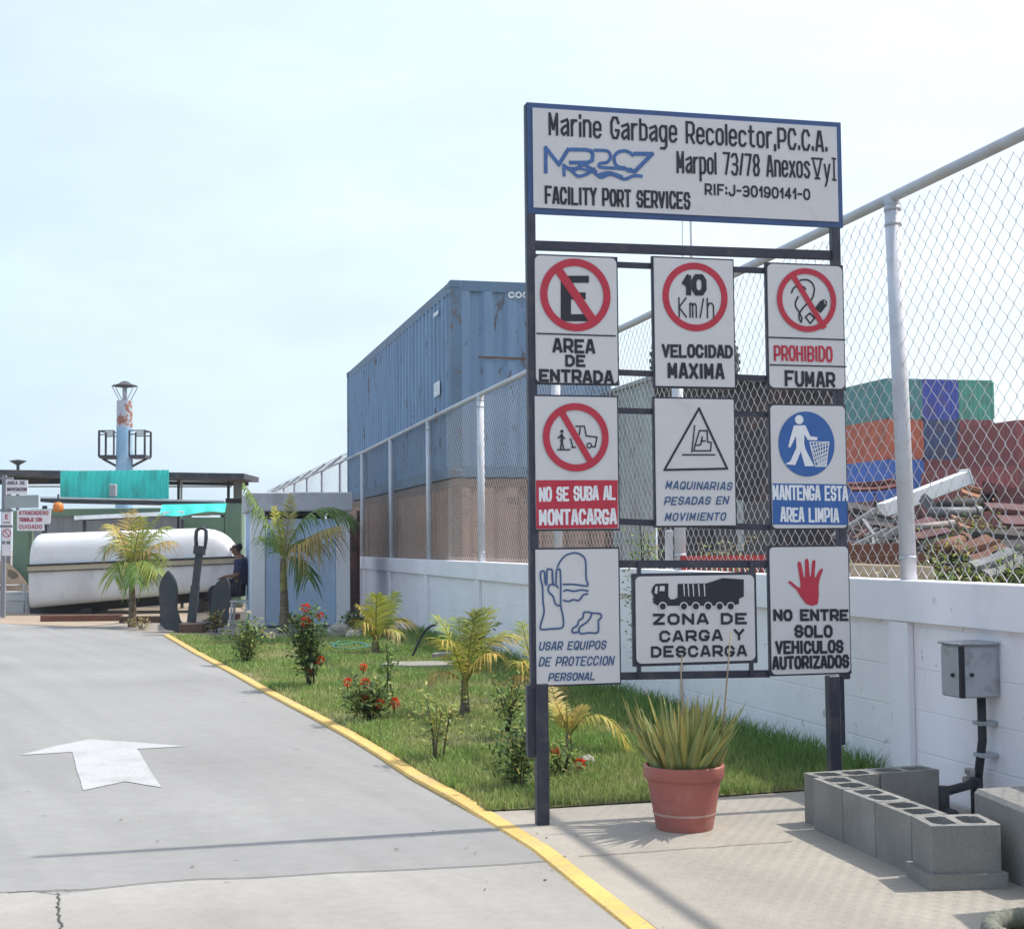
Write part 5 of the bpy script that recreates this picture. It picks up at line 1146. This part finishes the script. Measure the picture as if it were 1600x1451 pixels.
yp('low yellow palm with one long arching frond left of the flower pot', (888, 1172), 10.2, (889, 1145), [((990, 1178), -.15, (940, 1070), .11, YEL, GOLD, 34, .8), ((868, 1098), .1, (880, 1120), .11, GOLD, YEL, 18, .2), ((912, 1102), .1, (900, 1122), .10, GOLD, GOLD, 16, .2), ((884, 1095), 0, (886, 1118), .10, YEL, GOLD, 16, .2), ((862, 1072), .3, (872, 1110), .12, GOLD, DRY, 18, .3)], .02)
def bush(name, label, px_base, Y, top_py, wpx, nst, nleaf, lsz, cols, stemcol=(.06, .045, .03), fl=None, flcol=(.62, .07, .025), group=None, cat='shrub', lean=.0, low=.25, seed=1):
    rr = random.Random(seed); b0 = P(px_base[0], px_base[1], Y).xy.to_3d(); b0.z = 0; Hh = P(px_base[0], top_py, Y).z; Wd_ = wpx * Y / F_PX
    t = thing(name, label, cat, b0, group); sm = LB(); lf = LB(); tips = []
    for i in range(nst):
        an = rr.uniform(0, 6.283); r_ = Wd_ / 2 * rr.uniform(.3, 1.0); h_ = Hh * rr.uniform(.6, 1.0); e = b0 + Vector((r_ * math.cos(an) + lean * h_, r_ * .8 * math.sin(an), h_)); a_ = b0 + Vector((rr.uniform(-.04, .04), rr.uniform(-.04, .04), 0)); m_ = a_.lerp(e, .5) + Vector((-.15 * r_ * math.cos(an), 0, .10 * h_))
        pts = [a_ * (1 - q) ** 2 + m_ * 2 * q * (1 - q) + e * q * q for q in (0, .25, .5, .75, 1)]
        sm.tubec(pts, [.0055, .0048, .004, .0035, .003], jitter(stemcol, rr), 4); tips.append(e)
        for k in range(nleaf // nst):
            q = rr.uniform(low, 1.0); p = a_ * (1 - q) ** 2 + m_ * 2 * q * (1 - q) + e * q * q + Vector((rr.gauss(0, .065), rr.gauss(0, .065), rr.gauss(0, .04))); d = Vector((rr.uniform(-1, 1), rr.uniform(-1, 1), rr.uniform(-.2, .9)))
            c_ = cols[min(len(cols) - 1, int(rr.random() ** 1.0 * len(cols)))]
            lf.blade(p, d, lsz * rr.uniform(.7, 1.25), lsz * .36, Vector((rr.uniform(-.6, .6), rr.uniform(-.6, .6), 1)).normalized(), jitter(c_, rr, .35), .25)
    sm.done('stems', t); lf.done('foliage', t)
    for (fx, fy, s_) in (fl or []):
        c = P(fx, fy, Y - Wd_ * .25 * rr.random()); fb = LB(); R_ = s_ * Y / F_PX
        for k in range(60):
            v = Vector((rr.gauss(0, 1), rr.gauss(0, 1), rr.gauss(.3, .8))).normalized(); fb.blade(c + v * R_ * .55, v + Vector((rr.uniform(-.5, .5), rr.uniform(-.5, .5), rr.uniform(-.3, .5))), R_ * .62, R_ * .34, Vector((rr.random(), rr.random(), 1)).normalized(), jitter(flcol, rr, .25), .1)
        fb.tubec([c - UP * R_ * 1.6, c], .004, (.06, .08, .02), 4); fb.done('flower_head', t)
    return t
LG, DG, YG = (.19, .28, .07), (.065, .125, .035), (.34, .34, .09)
SG = 'shrubs planted along the lawn'
bush('shrub', 'pale leafy shrub with white buds at the far end of the lawn', (385, 1044), 18.2, 966, 62, 12, 900, .075, [LG, YG, LG, DG], fl=[(388, 958, 5), (425, 992, 6)], flcol=(.60, .58, .38), group=SG, seed=3)
bush('shrub', 'tall dark shrub with a column of red flowers near the yellow kerb', (487, 1080), 15.0, 940, 70, 16, 1000, .08, [DG, DG, LG, (.05, .11, .03)], fl=[(477, 949, 8), (478, 971, 9), (500, 961, 6), (500, 1031, 8), (484, 1046, 5)], group=SG, seed=4)
bush('shrub', 'low spreading shrub with red flower heads in mid lawn', (578, 1134), 12.1, 1058, 88, 14, 900, .065, [DG, LG, DG, YG], fl=[(543, 1066, 8), (570, 1067, 9), (594, 1098, 8), (616, 1098, 10), (570, 1090, 7), (568, 1042, 7)], group=SG, seed=5)
bush('shrub', 'thin forked shrub with sparse pale leaves beside the kerb', (684, 1196), 9.85, 1078, 78, 7, 420, .050, [YG, LG, YG], (.14, .11, .07), group=SG, seed=6, low=.45)
bush('shrub', 'slender upright shrub with small dark leaves just left of the sign stake', (808, 1246), 8.7, 1120, 60, 9, 700, .05, [DG, LG, DG, YG], (.14, .11, .07), group=SG, seed=7, low=.2)
bush('shrub', 'spindly pale shrub behind the slender dark one, left of the sign', (792, 1160), 11.0, 1052, 58, 8, 480, .05, [LG, YG, DG], (.04, .035, .025), group=SG, seed=8, low=.35)
bush('shrub', 'small shrub with two red flower heads right of the sign stake', (876, 1222), 9.2, 1160, 52, 8, 260, .05, [DG, LG, YG], fl=[(868, 1176, 9), (906, 1192, 10)], group=SG, seed=9)
bush('shrub', 'round dark leaved plant against the white wall in mid lawn', (748, 1012), 16.8, 952, 44, 9, 260, .11, [(.012, .028, .014), DG, (.02, .045, .02)], group=SG, seed=10, low=.3)
bush('shrub', 'low green weeds at the foot of the booth beside the palm', (470, 990), 25.6, 962, 60, 10, 260, .11, [DG, LG, YG], group=SG, seed=11)
bush('shrub', 'weedy plants in the corner between the booth and the white wall', (556, 992), 25.0, 955, 50, 9, 240, .11, [DG, LG, DG], group=SG, seed=12)
bush('shrub', 'dry brownish weeds at the right fluke of the anchor', (337, 990), 25.2, 952, 26, 8, 160, .10, [DRY, YG, (.2, .12, .04)], group=SG, seed=13)
bush('shrub', 'dry pale weeds on the sand right of the near timber', (222, 985), 26.6, 966, 50, 9, 120, .08, [DRY, YG], group=SG, seed=14)
bush('shrub', 'bright green sprout rising alone behind the low red flowered shrub', (607, 1062), 14.2, 1004, 20, 5, 90, .08, [(.16, .26, .06), LG], group=SG, seed=15)
# aloe in its clay coloured pot
m_pot = mat('pot_terracotta', (.36, .115, .095), .6, .06, 3, .05, 20, stain=(.42, .22, .17), stain_amt=.5, stain_scale=5)
m_potband = mat('pot_band_dust', (.48, .30, .25), .8, .12, 8)
pc = Vector((.885, 7.56, .012)); pr = .158
pa = thing('potted_aloe', 'terracotta coloured flower pot with a spiky aloe standing on the pavement', 'potted plant', pc)
MB().lathe(pc, [(.0, .0), (pr - .012, .0), (pr - .008, .012), (pr + .003, .075), (pr + .040, .285), (pr + .015, .285), (pr + .015, .27), (.0, .27)], 48).build('pot', m_pot, pa, smooth=True, angle=35)
MB().lathe(pc, [(pr + .034, .262), (pr + .046, .262), (pr + .052, .27), (pr + .054, .325), (pr + .046, .332), (pr + .036, .328), (pr + .024, .275)], 48).build('rim', m_pot, pa, smooth=True, angle=40)
MB().lathe(pc, [(pr + .0055, .078), (pr + .0075, .090)], 48).build('dust_band', m_potband, pa, smooth=True)
MB().lathe(pc, [(.0, .292), (pr + .03, .288)], 24).build('soil', m_bcore, pa)
al = LB(); rr = random.Random(21)
def aloe_leaf(p, d, L, w, col, tip, bend):
    d = d.normalized(); sd_ = d.cross(UP); sd_ = sd_.normalized() if sd_.length > .02 else Vector((1, 0, 0)); nu = sd_.cross(d).normalized(); n = 7; vs = []
    for k in range(n):
        f_ = k / (n - 1); ww = w * (1 - f_) ** .75 * (1 if f_ > .05 else .85) + .0015; q = p + d * L * f_ + nu * bend * L * f_ * f_
        vs += [q - sd_ * ww / 2 + nu * ww * .22, q - nu * ww * .28, q + sd_ * ww / 2 + nu * ww * .22, q + nu * ww * .05]; c = tuple(col[i] + (tip[i] - col[i]) * f_ ** 2 for i in range(3)); al.cols += [c] * 4
    al.add(vs, [(4 * k + a, 4 * k + (a + 1) % 4, 4 * k + 4 + (a + 1) % 4, 4 * k + 4 + a) for k in range(n - 1) for a in range(4)] + [(4 * n - 4, 4 * n - 3, 4 * n - 2, 4 * n - 1)])
AG, AG2, AO = (.38, .41, .15), (.29, .36, .16), (.46, .38, .13)
for k in range(110):
    an = rr.uniform(0, 6.283); rad = math.sqrt(rr.random()) * .15; el = 1.46 - (rad / .15) * .60 + rr.uniform(-.12, .12); p = pc + Vector((rad * math.cos(an), rad * math.sin(an), .285)); d = Vector((math.cos(an) * math.cos(el), math.sin(an) * math.cos(el), math.sin(el)))
    d = d + Vector((rr.uniform(-.12, .12), rr.uniform(-.12, .12), 0)); c_ = jitter(rr.choice([AG, AG2, AG, AG2, AG, AO]), rr, .2, .06)
    aloe_leaf(p, d, rr.uniform(.26, .46) * (1 if rr.random() < .8 else .6), rr.uniform(.034, .056), c_, jitter(rr.choice([AG, AG, AO]), rr, .2), rr.uniform(-.12, .22))
al.done('foliage', pa)
stk = mat('stalk', (.30, .24, .14), .7, .2, 8)
for pts in ([(1072, 1190), (1066, 1110), (1064, 1050), (1066, 1022)], [(1122, 1190), (1132, 1110), (1136, 1060), (1142, 985)]):
    q = [P(x, y, 7.56) for x, y in pts]; MB().tube(q, [.006, .005, .0045, .004], 6).build('flower_stalk', stk, pa, smooth=True)
# ------------------------------------------------------------------ things lying on the lawn
m_stone = mat('pale_stone', (.30, .28, .23), .9, .15, 6, .5, 30)
def rock(name, label, c, r, m_, group=None, sq=(1, 1, .7)):
    mb = MB(); n1, n2 = 10, 16; vs = []; c = Vector(c)
    for i in range(n1 + 1):
        for k in range(n2):
            th = math.pi * i / n1; ph = 2 * math.pi * k / n2; v = Vector((math.sin(th) * math.cos(ph), math.sin(th) * math.sin(ph), math.cos(th))); rr_ = r * (1 + .35 * noise.noise(v * 1.7 + c)); vs.append(c + Vector((v.x * sq[0], v.y * sq[1], v.z * sq[2])) * rr_)
    mb.add(vs, [(i * n2 + k, i * n2 + (k + 1) % n2, (i + 1) * n2 + (k + 1) % n2, (i + 1) * n2 + k) for i in range(n1) for k in range(n2)])
    return tag(mb.build(name, m_, at=c, smooth=False), label, 'stone', group)
# fallen leaves and grit on the pavement, kerb and road
lit = LB(); rr = random.Random(31)
for k in range(110):
    if k < 80: i_ = rr.randrange(2, len(K_IN) - 2); f_ = rr.random(); q = K_IN[i_].lerp(K_IN[i_ + 1], f_); q = Vector((q.x + rr.gauss(-.03, .16), q.y + rr.gauss(0, .1)))
    else: q = Vector((rr.uniform(-3.6, 1.5), rr.uniform(5.9, 8.4)))
    if inside_slab(q): z_ = .015
    else: z_ = .0065
    a_ = rr.uniform(0, 6.28); L_ = rr.choice([.008, .012, .016, .024]); lit.blade(Vector((q.x, q.y, z_)), Vector((math.cos(a_), math.sin(a_), rr.uniform(.02, .25))), L_, L_ * rr.uniform(.35, .8), UP, jitter(rr.choice([(.10, .075, .04), (.16, .13, .09), (.06, .055, .05), (.22, .17, .08)]), rr, .3))
tag(lit.done('leaf_litter'), 'fallen leaves and grit scattered over the pavement and road edge', 'litter', kind='stuff')
c = P(530, 984, 23.2); rock('stone', 'whitish stone beside the tall red flowered shrub at the lawn end', (c.x, 23.2, .12), .19, m_stone, 'stones on the lawn')
c = P(552, 988, 23.0); rock('stone', 'smaller pale yellowish stone right of the whitish one', (c.x, 23.0, .08), .12, mat('yellow_stone', (.50, .46, .36), .9, .15, 6, .5, 30), 'stones on the lawn')
c = G(660, 1047); sbm = thing('stone_slab', 'flat pale broken slab lying in the grass by the yellow palm', 'slab', (c.x, c.y, .03))
MB().prism([(c.x - .5, c.y - .1), (c.x - .1, c.y - .3), (c.x + .4, c.y - .25), (c.x + .5, c.y + .2), (c.x + .1, c.y + .35), (c.x - .4, c.y + .3)], .0, .085).build('slab', m_stone, sbm)
c = G(700, 1030); MB().prism([(c.x - .2, c.y - .2), (c.x + .3, c.y - .15), (c.x + .25, c.y + .2), (c.x - .15, c.y + .15)], .0, .09).build('slab_fragment', m_stone, sbm)
c = G(905, 1200); rock('stone', 'small grey stone in the grass behind the flower pot', (c.x + .05, c.y, .05), .055, m_stone, 'stones on the lawn')
m_hose = mat('green_hose', (.05, .22, .16), .4, .08, 6); m_bhose = mat('black_hose', (.02, .022, .025), .5, .08, 6)
pts = [G(x, y) + UP * .06 for x, y in smoothp([(512, 1010), (530, 1014), (560, 1010), (575, 1016), (545, 1020), (520, 1016), (535, 1008), (570, 1013), (590, 1022)], 6)]
tag(MB().tube(pts, .016, 6).build('garden_hose', m_hose, at=G(545, 1013), smooth=True), 'green garden hose looped on the grass at the lawn end', 'hose')
pts = [P(x, y, 17.6) for x, y in smoothp([(645, 1024), (652, 1008), (660, 992), (670, 980), (684, 974)], 6)]
tag(MB().tube(pts, .017, 6).build('pipe_stub', m_bhose, at=P(650, 1020, 17.6), smooth=True), 'black bent pipe end standing out of the grass beside the yellow palm', 'pipe')
# ------------------------------------------------------------------ grass
rg = np.random.default_rng(5)
poly_ = np.array([tuple(p) for p in lawn])
def inside(x, y):
    c_ = np.zeros(len(x), bool); j = len(poly_) - 1
    for i in range(len(poly_)):
        xi, yi = poly_[i]; xj, yj = poly_[j]; q = ((yi > y) != (yj > y)) & (x < (xj - xi) * (y - yi) / (yj - yi + 1e-12) + xi); c_ ^= q; j = i
    return c_
NB_ = 420000; u = rg.random(NB_); yy = 7.9 * (24.6 / 7.9) ** (u ** 1.25); xx = rg.uniform(-6, 2.6, NB_); ok = inside(xx, yy); xx, yy = xx[ok], yy[ok]
wx_ = WO.x + (yy - WO.y) / WD.y * WD.x; dw_ = (wx_ - xx) * math.cos(WA)                     # distance from the wall
nzv = np.array([noise.noise(Vector((a * 1.1, b * 1.1, 0))) + .5 * noise.noise(Vector((a * 3.1, b * 3.1, 4))) for a, b in zip(xx, yy)])
keep = rg.random(len(xx)) < np.clip(.72 + .95 * nzv, .12, 1) ; xx, yy, dw_, nzv = xx[keep], yy[keep], dw_[keep], nzv[keep]
mx = 120000
if len(xx) > mx: s_ = rg.choice(len(xx), mx, False); xx, yy, dw_, nzv = xx[s_], yy[s_], dw_[s_], nzv[s_]
n = len(xx); lush = np.clip(1 - dw_ / .75, 0, 1)
hh = (.025 + .045 * rg.random(n)) * (1 + .35 * nzv) + lush * .17 * rg.random(n); ww = .0035 + .00055 * yy; an = rg.uniform(0, 6.283, n); ln = rg.uniform(.1, .7, n) * hh
la = rg.uniform(0, 6.283, n); V = np.zeros((n, 5, 3), np.float32); cx_, sx_ = np.cos(an) * ww / 2, np.sin(an) * ww / 2
V[:, 0] = np.stack([xx - cx_, yy - sx_, np.full(n, .015)], 1); V[:, 1] = np.stack([xx + cx_, yy + sx_, np.full(n, .015)], 1)
mx_, my_ = xx + np.cos(la) * ln * .35, yy + np.sin(la) * ln * .35
V[:, 2] = np.stack([mx_ + cx_ * .8, my_ + sx_ * .8, .02 + hh * .6], 1); V[:, 3] = np.stack([mx_ - cx_ * .8, my_ - sx_ * .8, .02 + hh * .6], 1); V[:, 4] = np.stack([xx + np.cos(la) * ln, yy + np.sin(la) * ln, .02 + hh], 1)
base = np.array([.225, .35, .085]); dryc = np.array([.50, .45, .20]); lushc = np.array([.085, .18, .045])
fd = np.clip(.40 - nzv * .9 + rg.normal(0, .25, n), 0, 1)[:, None] * (1 - lush[:, None]); colr = (base * (1 - fd * .75) + dryc * fd * .75) * (1 - lush[:, None] * .5) + lushc * lush[:, None] * .5
colr *= rg.uniform(.7, 1.3, (n, 1))
me = bpy.data.meshes.new('grass'); me.vertices.add(n * 5); me.vertices.foreach_set('co', V.reshape(-1))
me.loops.add(n * 7); me.polygons.add(n * 2); ar = np.arange(n)[:, None] * 5
me.loops.foreach_set('vertex_index', (ar + np.array([[0, 1, 2, 3, 3, 2, 4]])).reshape(-1).astype(np.int32))
me.polygons.foreach_set('loop_start', (np.arange(n)[:, None] * 7 + np.array([[0, 4]])).reshape(-1).astype(np.int32))
me.update(calc_edges=True); me.validate()
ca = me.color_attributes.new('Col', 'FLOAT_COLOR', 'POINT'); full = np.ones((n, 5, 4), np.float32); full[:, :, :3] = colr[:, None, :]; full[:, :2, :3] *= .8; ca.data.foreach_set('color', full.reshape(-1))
me.materials.append(LEAF); tag(link('grass', me), 'lawn grass between the yellow kerb and the white wall', 'grass', kind='stuff')
# ------------------------------------------------------------------ the scrap yard behind the fence
m_mound = mat('scrap_soil', (.075, .055, .045), .95, .3, 1.5, .8, 12, stain=(.16, .10, .07), stain_amt=.7, stain_scale=1.2, fine=.3)
mb = MB(); nx_, ny_ = 50, 26; vs = []
for i in range(nx_ + 1):
    for k in range(ny_ + 1):
        y = 13 + 22 * k / ny_; x = (.16 + .32 * i / nx_) * y; g_ = max(0, math.sin(math.pi * min(1, max(0, (k - 2) / (ny_ - 5))))); h_ = g_ * (1.5 + .8 * noise.noise(Vector((x * .35, y * .3, 1))) + .35 * noise.noise(Vector((x * 1.3, y * 1.3, 5)))) * (1 if i > 8 else i / 8)
        vs.append((x, y, -.06 + max(0, h_)))
mb.add(vs, [(i * (ny_ + 1) + k, (i + 1) * (ny_ + 1) + k, (i + 1) * (ny_ + 1) + k + 1, i * (ny_ + 1) + k + 1) for i in range(nx_) for k in range(ny_)])
tag(mb.build('scrap_mound', m_mound, smooth=True), 'heap of dark earth and small scrap behind the fence', 'mound', kind='stuff')
bits = LB(); rr = random.Random(77)
for k in range(1100):
    y = rr.uniform(14, 22); x = y * rr.uniform(.235, .42); g_ = math.sin(math.pi * min(1, max(0, (y - 14) / 12))); z = .3 + 1.35 * g_ * rr.random() ** .6
    d = Vector((rr.uniform(-1, 1), rr.uniform(-.6, .6), rr.uniform(-.4, .4))); L_ = rr.uniform(.12, .75); w_ = rr.choice([.03, .04, .06, .12, .2]); n0 = len(bits.v)
    bits.bar(Vector((x, y, z)), Vector((x, y, z)) + d.normalized() * L_, w_, rr.choice([.015, .03, .04]))
    bits.cols += [jitter(rr.choice([(.10, .045, .03), (.04, .033, .03), (.15, .07, .04), (.08, .08, .09), (.20, .20, .21), (.07, .025, .025), (.03, .03, .035), (.035, .03, .03)]), rr, .3)] * (len(bits.v) - n0)
m_bits = bpy.data.materials.new('small_scrap'); m_bits.use_nodes = True; _a = m_bits.node_tree.nodes.new('ShaderNodeAttribute'); _a.attribute_name = 'Col'; m_bits.node_tree.links.new(_a.outputs['Color'], m_bits.node_tree.nodes['Principled BSDF'].inputs['Base Color']); m_bits.node_tree.nodes['Principled BSDF'].inputs['Roughness'].default_value = .75
tag(bits.done('small_scrap', m=m_bits), 'countless small bits of scrap metal strewn over the heap behind the fence', 'scrap', kind='stuff')
m_rustp = mat('rusty_plate', (.15, .065, .04), .8, .2, 3, .2, 20, stain=(.10, .05, .04), stain_amt=.7, stain_scale=3)
m_tan = mat('tan_plate', (.26, .14, .09), .8, .15, 3, .2, 20)
m_dkp = mat('dark_scrap', (.035, .030, .030), .8, .2, 3); m_grp = mat('grey_scrap', (.15, .15, .16), .6, .2, 4, metal=.2); m_mar = mat('maroon_scrap', (.085, .025, .03), .7, .2, 3)
m_wbeam = mat('white_beam', (.78, .78, .78), .5, .04, 3)
SGp = 'pieces of scrap metal heaped behind the fence'
def scrap(name, label, a, b, Y0, Y1, w, th, m_, kind='plate'):
    p, q = P(*a, Y0), P(*b, Y1); t = thing(name, label, 'scrap metal', (p + q) / 2, SGp); d = (q - p).normalized(); sd_ = d.cross(Vector((0, -.5, .86))).normalized(); nn = sd_.cross(d)
    if kind == 'box': MB().bar(p, q, w, th, bev=.006).build('beam', m_, t); MB().bar(q, q + d * .012, w * 1.25, th * 1.25).build('end_plate', m_, t)
    elif kind == 'plate':
        mb = MB(); vs = []; n_ = 8
        for i in range(n_ + 1):
            f_ = i / n_; c = p.lerp(q, f_) + nn * .015 * math.sin(f_ * 5 + w * 9)
            for e in (-1, 1):
                for z in (-1, 1): vs.append(c + sd_ * e * w / 2 * (1 + .03 * math.sin(f_ * 9 + e)) + nn * z * th / 2)
        mb.add(vs, [(4 * i + a_, 4 * i + b_, 4 * i + 4 + b_, 4 * i + 4 + a_) for i in range(n_) for a_, b_ in ((0, 1), (1, 3), (3, 2), (2, 0))] + [(0, 2, 3, 1), (4 * n_, 4 * n_ + 1, 4 * n_ + 3, 4 * n_ + 2)]); mb.build('sheet', m_, t)
        MB().bar(p + nn * th, q + nn * th, .05, .05).build('stiffener', m_, t)
    elif kind == 'beam':
        MB().bar(p, q, w, th * .18).build('web', m_, t); 
        for s_ in (-1, 1): MB().bar(p + sd_ * w / 2 * s_, q + sd_ * w / 2 * s_, th * .16, th).build('flange', m_, t)
    elif kind == 'pipe':
        MB().tube([p, q], w / 2, 12).build('pipe', m_, t, smooth=True); MB().tube([q - d * .04, q + d * .03], w * .62, 12).build('flange', m_, t)
    elif kind == 'truss':
        mb = MB(); mb.bar(p + sd_ * w / 2, q + sd_ * w / 2, th); mb.bar(p - sd_ * w / 2, q - sd_ * w / 2, th); mb.build('chord', m_, t); mb = MB(); n_ = max(3, int((q - p).length / w / .8))
        for i in range(n_): s_ = 1 if i % 2 else -1; mb.bar(p.lerp(q, i / n_) + sd_ * w / 2 * s_, p.lerp(q, (i + 1) / n_) - sd_ * w / 2 * s_, th * .7)
        mb.build('lacing', m_, t)
    return t
wbm = scrap('steel_beam', 'bright white steel beam tilted on top of the scrap heap', (1378, 797), (1510, 746), 17.6, 18.0, .17, .17, m_wbeam, 'box')
scrap('lattice_truss', 'grey lattice truss lying at the foot of the heap left of the fence post', (1325, 850), (1392, 806), 15.2, 15.6, .40, .05, m_grp, 'truss')
scrap('lattice_truss', 'short pale lattice truss half under the grey one by the fence post', (1330, 870), (1400, 835), 14.8, 15.0, .26, .04, mat('pale_scrap', (.20, .20, .19), .6, .15, 4), 'truss')
scrap('steel_plate', 'tan rusty plate sloping in the middle of the scrap heap', (1492, 815), (1578, 838), 16.0, 16.2, .28, .03, m_tan)
scrap('steel_plate', 'orange rusty plate lying high on the scrap heap', (1500, 762), (1562, 778), 18.5, 18.5, .3, .03, mat('orange_scrap', (.28, .13, .07), .8, .15, 3))
scrap('steel_plate', 'maroon plate at the foot of the heap right of the fence post', (1415, 830), (1470, 822), 15.4, 15.6, .36, .03, m_mar)
scrap('steel_pipe', 'long thin pale pipe lying across the heap right of the fence post', (1416, 825), (1486, 818), 15.0, 15.2, .07, .05, mat('pale_pipe', (.26, .22, .20), .6, .15, 4), 'pipe')
scrap('steel_pipe', 'dark steel pipe with flange in the upper part of the heap', (1470, 792), (1540, 786), 17.0, 17.3, .16, .05, m_dkp, 'pipe')
scrap('steel_pipe', 'grey steel pipe under the dark flanged one', (1452, 800), (1528, 800), 16.6, 16.8, .12, .05, m_grp, 'pipe')
scrap('steel_beam', 'dark rusty beam at the right edge of the heap', (1545, 770), (1640, 792), 17.2, 17.6, .26, .18, m_mar, 'beam')
scrap('steel_plate', 'large maroon plate leaning at the right edge above the weeds', (1552, 800), (1650, 812), 16.2, 16.4, .5, .03, m_mar)
scrap('steel_plate', 'black plate in the dark hollow left of the white beam', (1330, 800), (1390, 815), 16.8, 17.0, .55, .03, m_dkp)
scrap('steel_plate', 'red rusty plate under the far blue container, left of the fence post', (1325, 762), (1400, 755), 19.0, 19.2, .22, .03, mat('red_scrap', (.11, .03, .03), .8, .2, 3))
scrap('steel_beam', 'long rusty beam resting along the foot of the heap above the pale ledge', (1325, 872), (1440, 866), 13.6, 13.8, .22, .14, m_rustp, 'beam')
scrap('steel_pipe', 'short rusty pipe low in the heap under the tan plate', (1460, 858), (1505, 846), 14.5, 14.9, .16, .05, m_rustp, 'pipe')
scrap('steel_plate', 'brown rusty plate low at the right of the heap', (1505, 866), (1560, 850), 14.4, 14.6, .35, .03, m_rustp)
scrap('steel_plate', 'pale grey crumpled sheet at the lower right of the heap', (1530, 890), (1592, 868), 13.6, 13.8, .3, .02, m_grp)
scrap('steel_pipe', 'thick black pipe at the lower right edge of the heap', (1560, 880), (1640, 862), 14.0, 14.2, .26, .05, m_dkp, 'pipe')
scrap('steel_plate', 'dark plate in the shadow under the maroon leaning plate', (1520, 838), (1610, 846), 15.6, 15.8, .4, .03, m_dkp)
scrap('steel_beam', 'thin pale beam end sticking out below the white beam', (1440, 776), (1470, 805), 17.2, 17.2, .10, .08, m_grp, 'beam')
VG = 'weeds growing in the scrap heap'
for i, (px, py, Y, tp_, w_, lab) in enumerate(((1530, 836, 15.8, 800, 60, 'bright green weeds on the tan plate of the scrap heap'), (1480, 880, 14.0, 838, 90, 'green weeds at the foot of the heap below the white beam'), (1590, 890, 13.6, 852, 60, 'green weeds low at the right edge of the heap'), (1490, 800, 17.6, 772, 40, 'green weeds growing under the white beam'), (1455, 895, 13.2, 872, 40, 'low weeds right at the fence post behind the wall'), (1530, 905, 12.6, 872, 60, 'low weeds behind the wall below the brown plate'), (1008, 890, 13.5, 822, 34, 'yellow green weeds beyond the wall, seen under the speed limit plate'), (1130, 868, 15.5, 838, 90, 'dry olive weeds beyond the wall under the triangle plate'), (1365, 905, 12.4, 884, 60, 'dry grass along the pale ledge behind the wall'))):
    bush('weed_clump', lab, (px, py), Y, tp_ - 8, w_, 18, 1100, .06, [(.12, .22, .04), LG, YG] if i not in (7, 8) else [DRY, YG, (.10, .10, .05)], (.06, .07, .03), group=VG, cat='weeds', seed=40 + i, low=.3)
m_ledge = mat('ledge_concrete', (.40, .33, .24), .9, .12, 2, .3, 30, stain=(.26, .20, .13), stain_amt=.7, stain_scale=2)
a, b = P(1325, 880, 12.6), P(1452, 884, 12.3); ldg = thing('concrete_ledge', 'low beige concrete ledge just behind the fence', 'ledge', (a + b) / 2 * 1)
MB().box((a + b) / 2 - UP * (a.z + .06) / 2, ((b - a).length, .3, a.z + .06), (b - a).normalized(), bev=.012).build('ledge', m_ledge, ldg)

# ------------------------------------------------------------------ humid coastal air
hz = MB().box((0, 60, 12.4), (420, 180, 29.2)); m_h = bpy.data.materials.new('haze'); m_h.use_nodes = True
hn = m_h.node_tree.nodes; hn.remove(hn['Principled BSDF']); pv = hn.new('ShaderNodeVolumePrincipled'); pv.inputs['Color'].default_value = (.93, .97, 1, 1); pv.inputs['Density'].default_value = .0006; pv.inputs['Anisotropy'].default_value = .3
m_h.node_tree.links.new(pv.outputs['Volume'], hn['Material Output'].inputs['Volume'])
tag(hz.build('haze', m_h), kind='stuff')
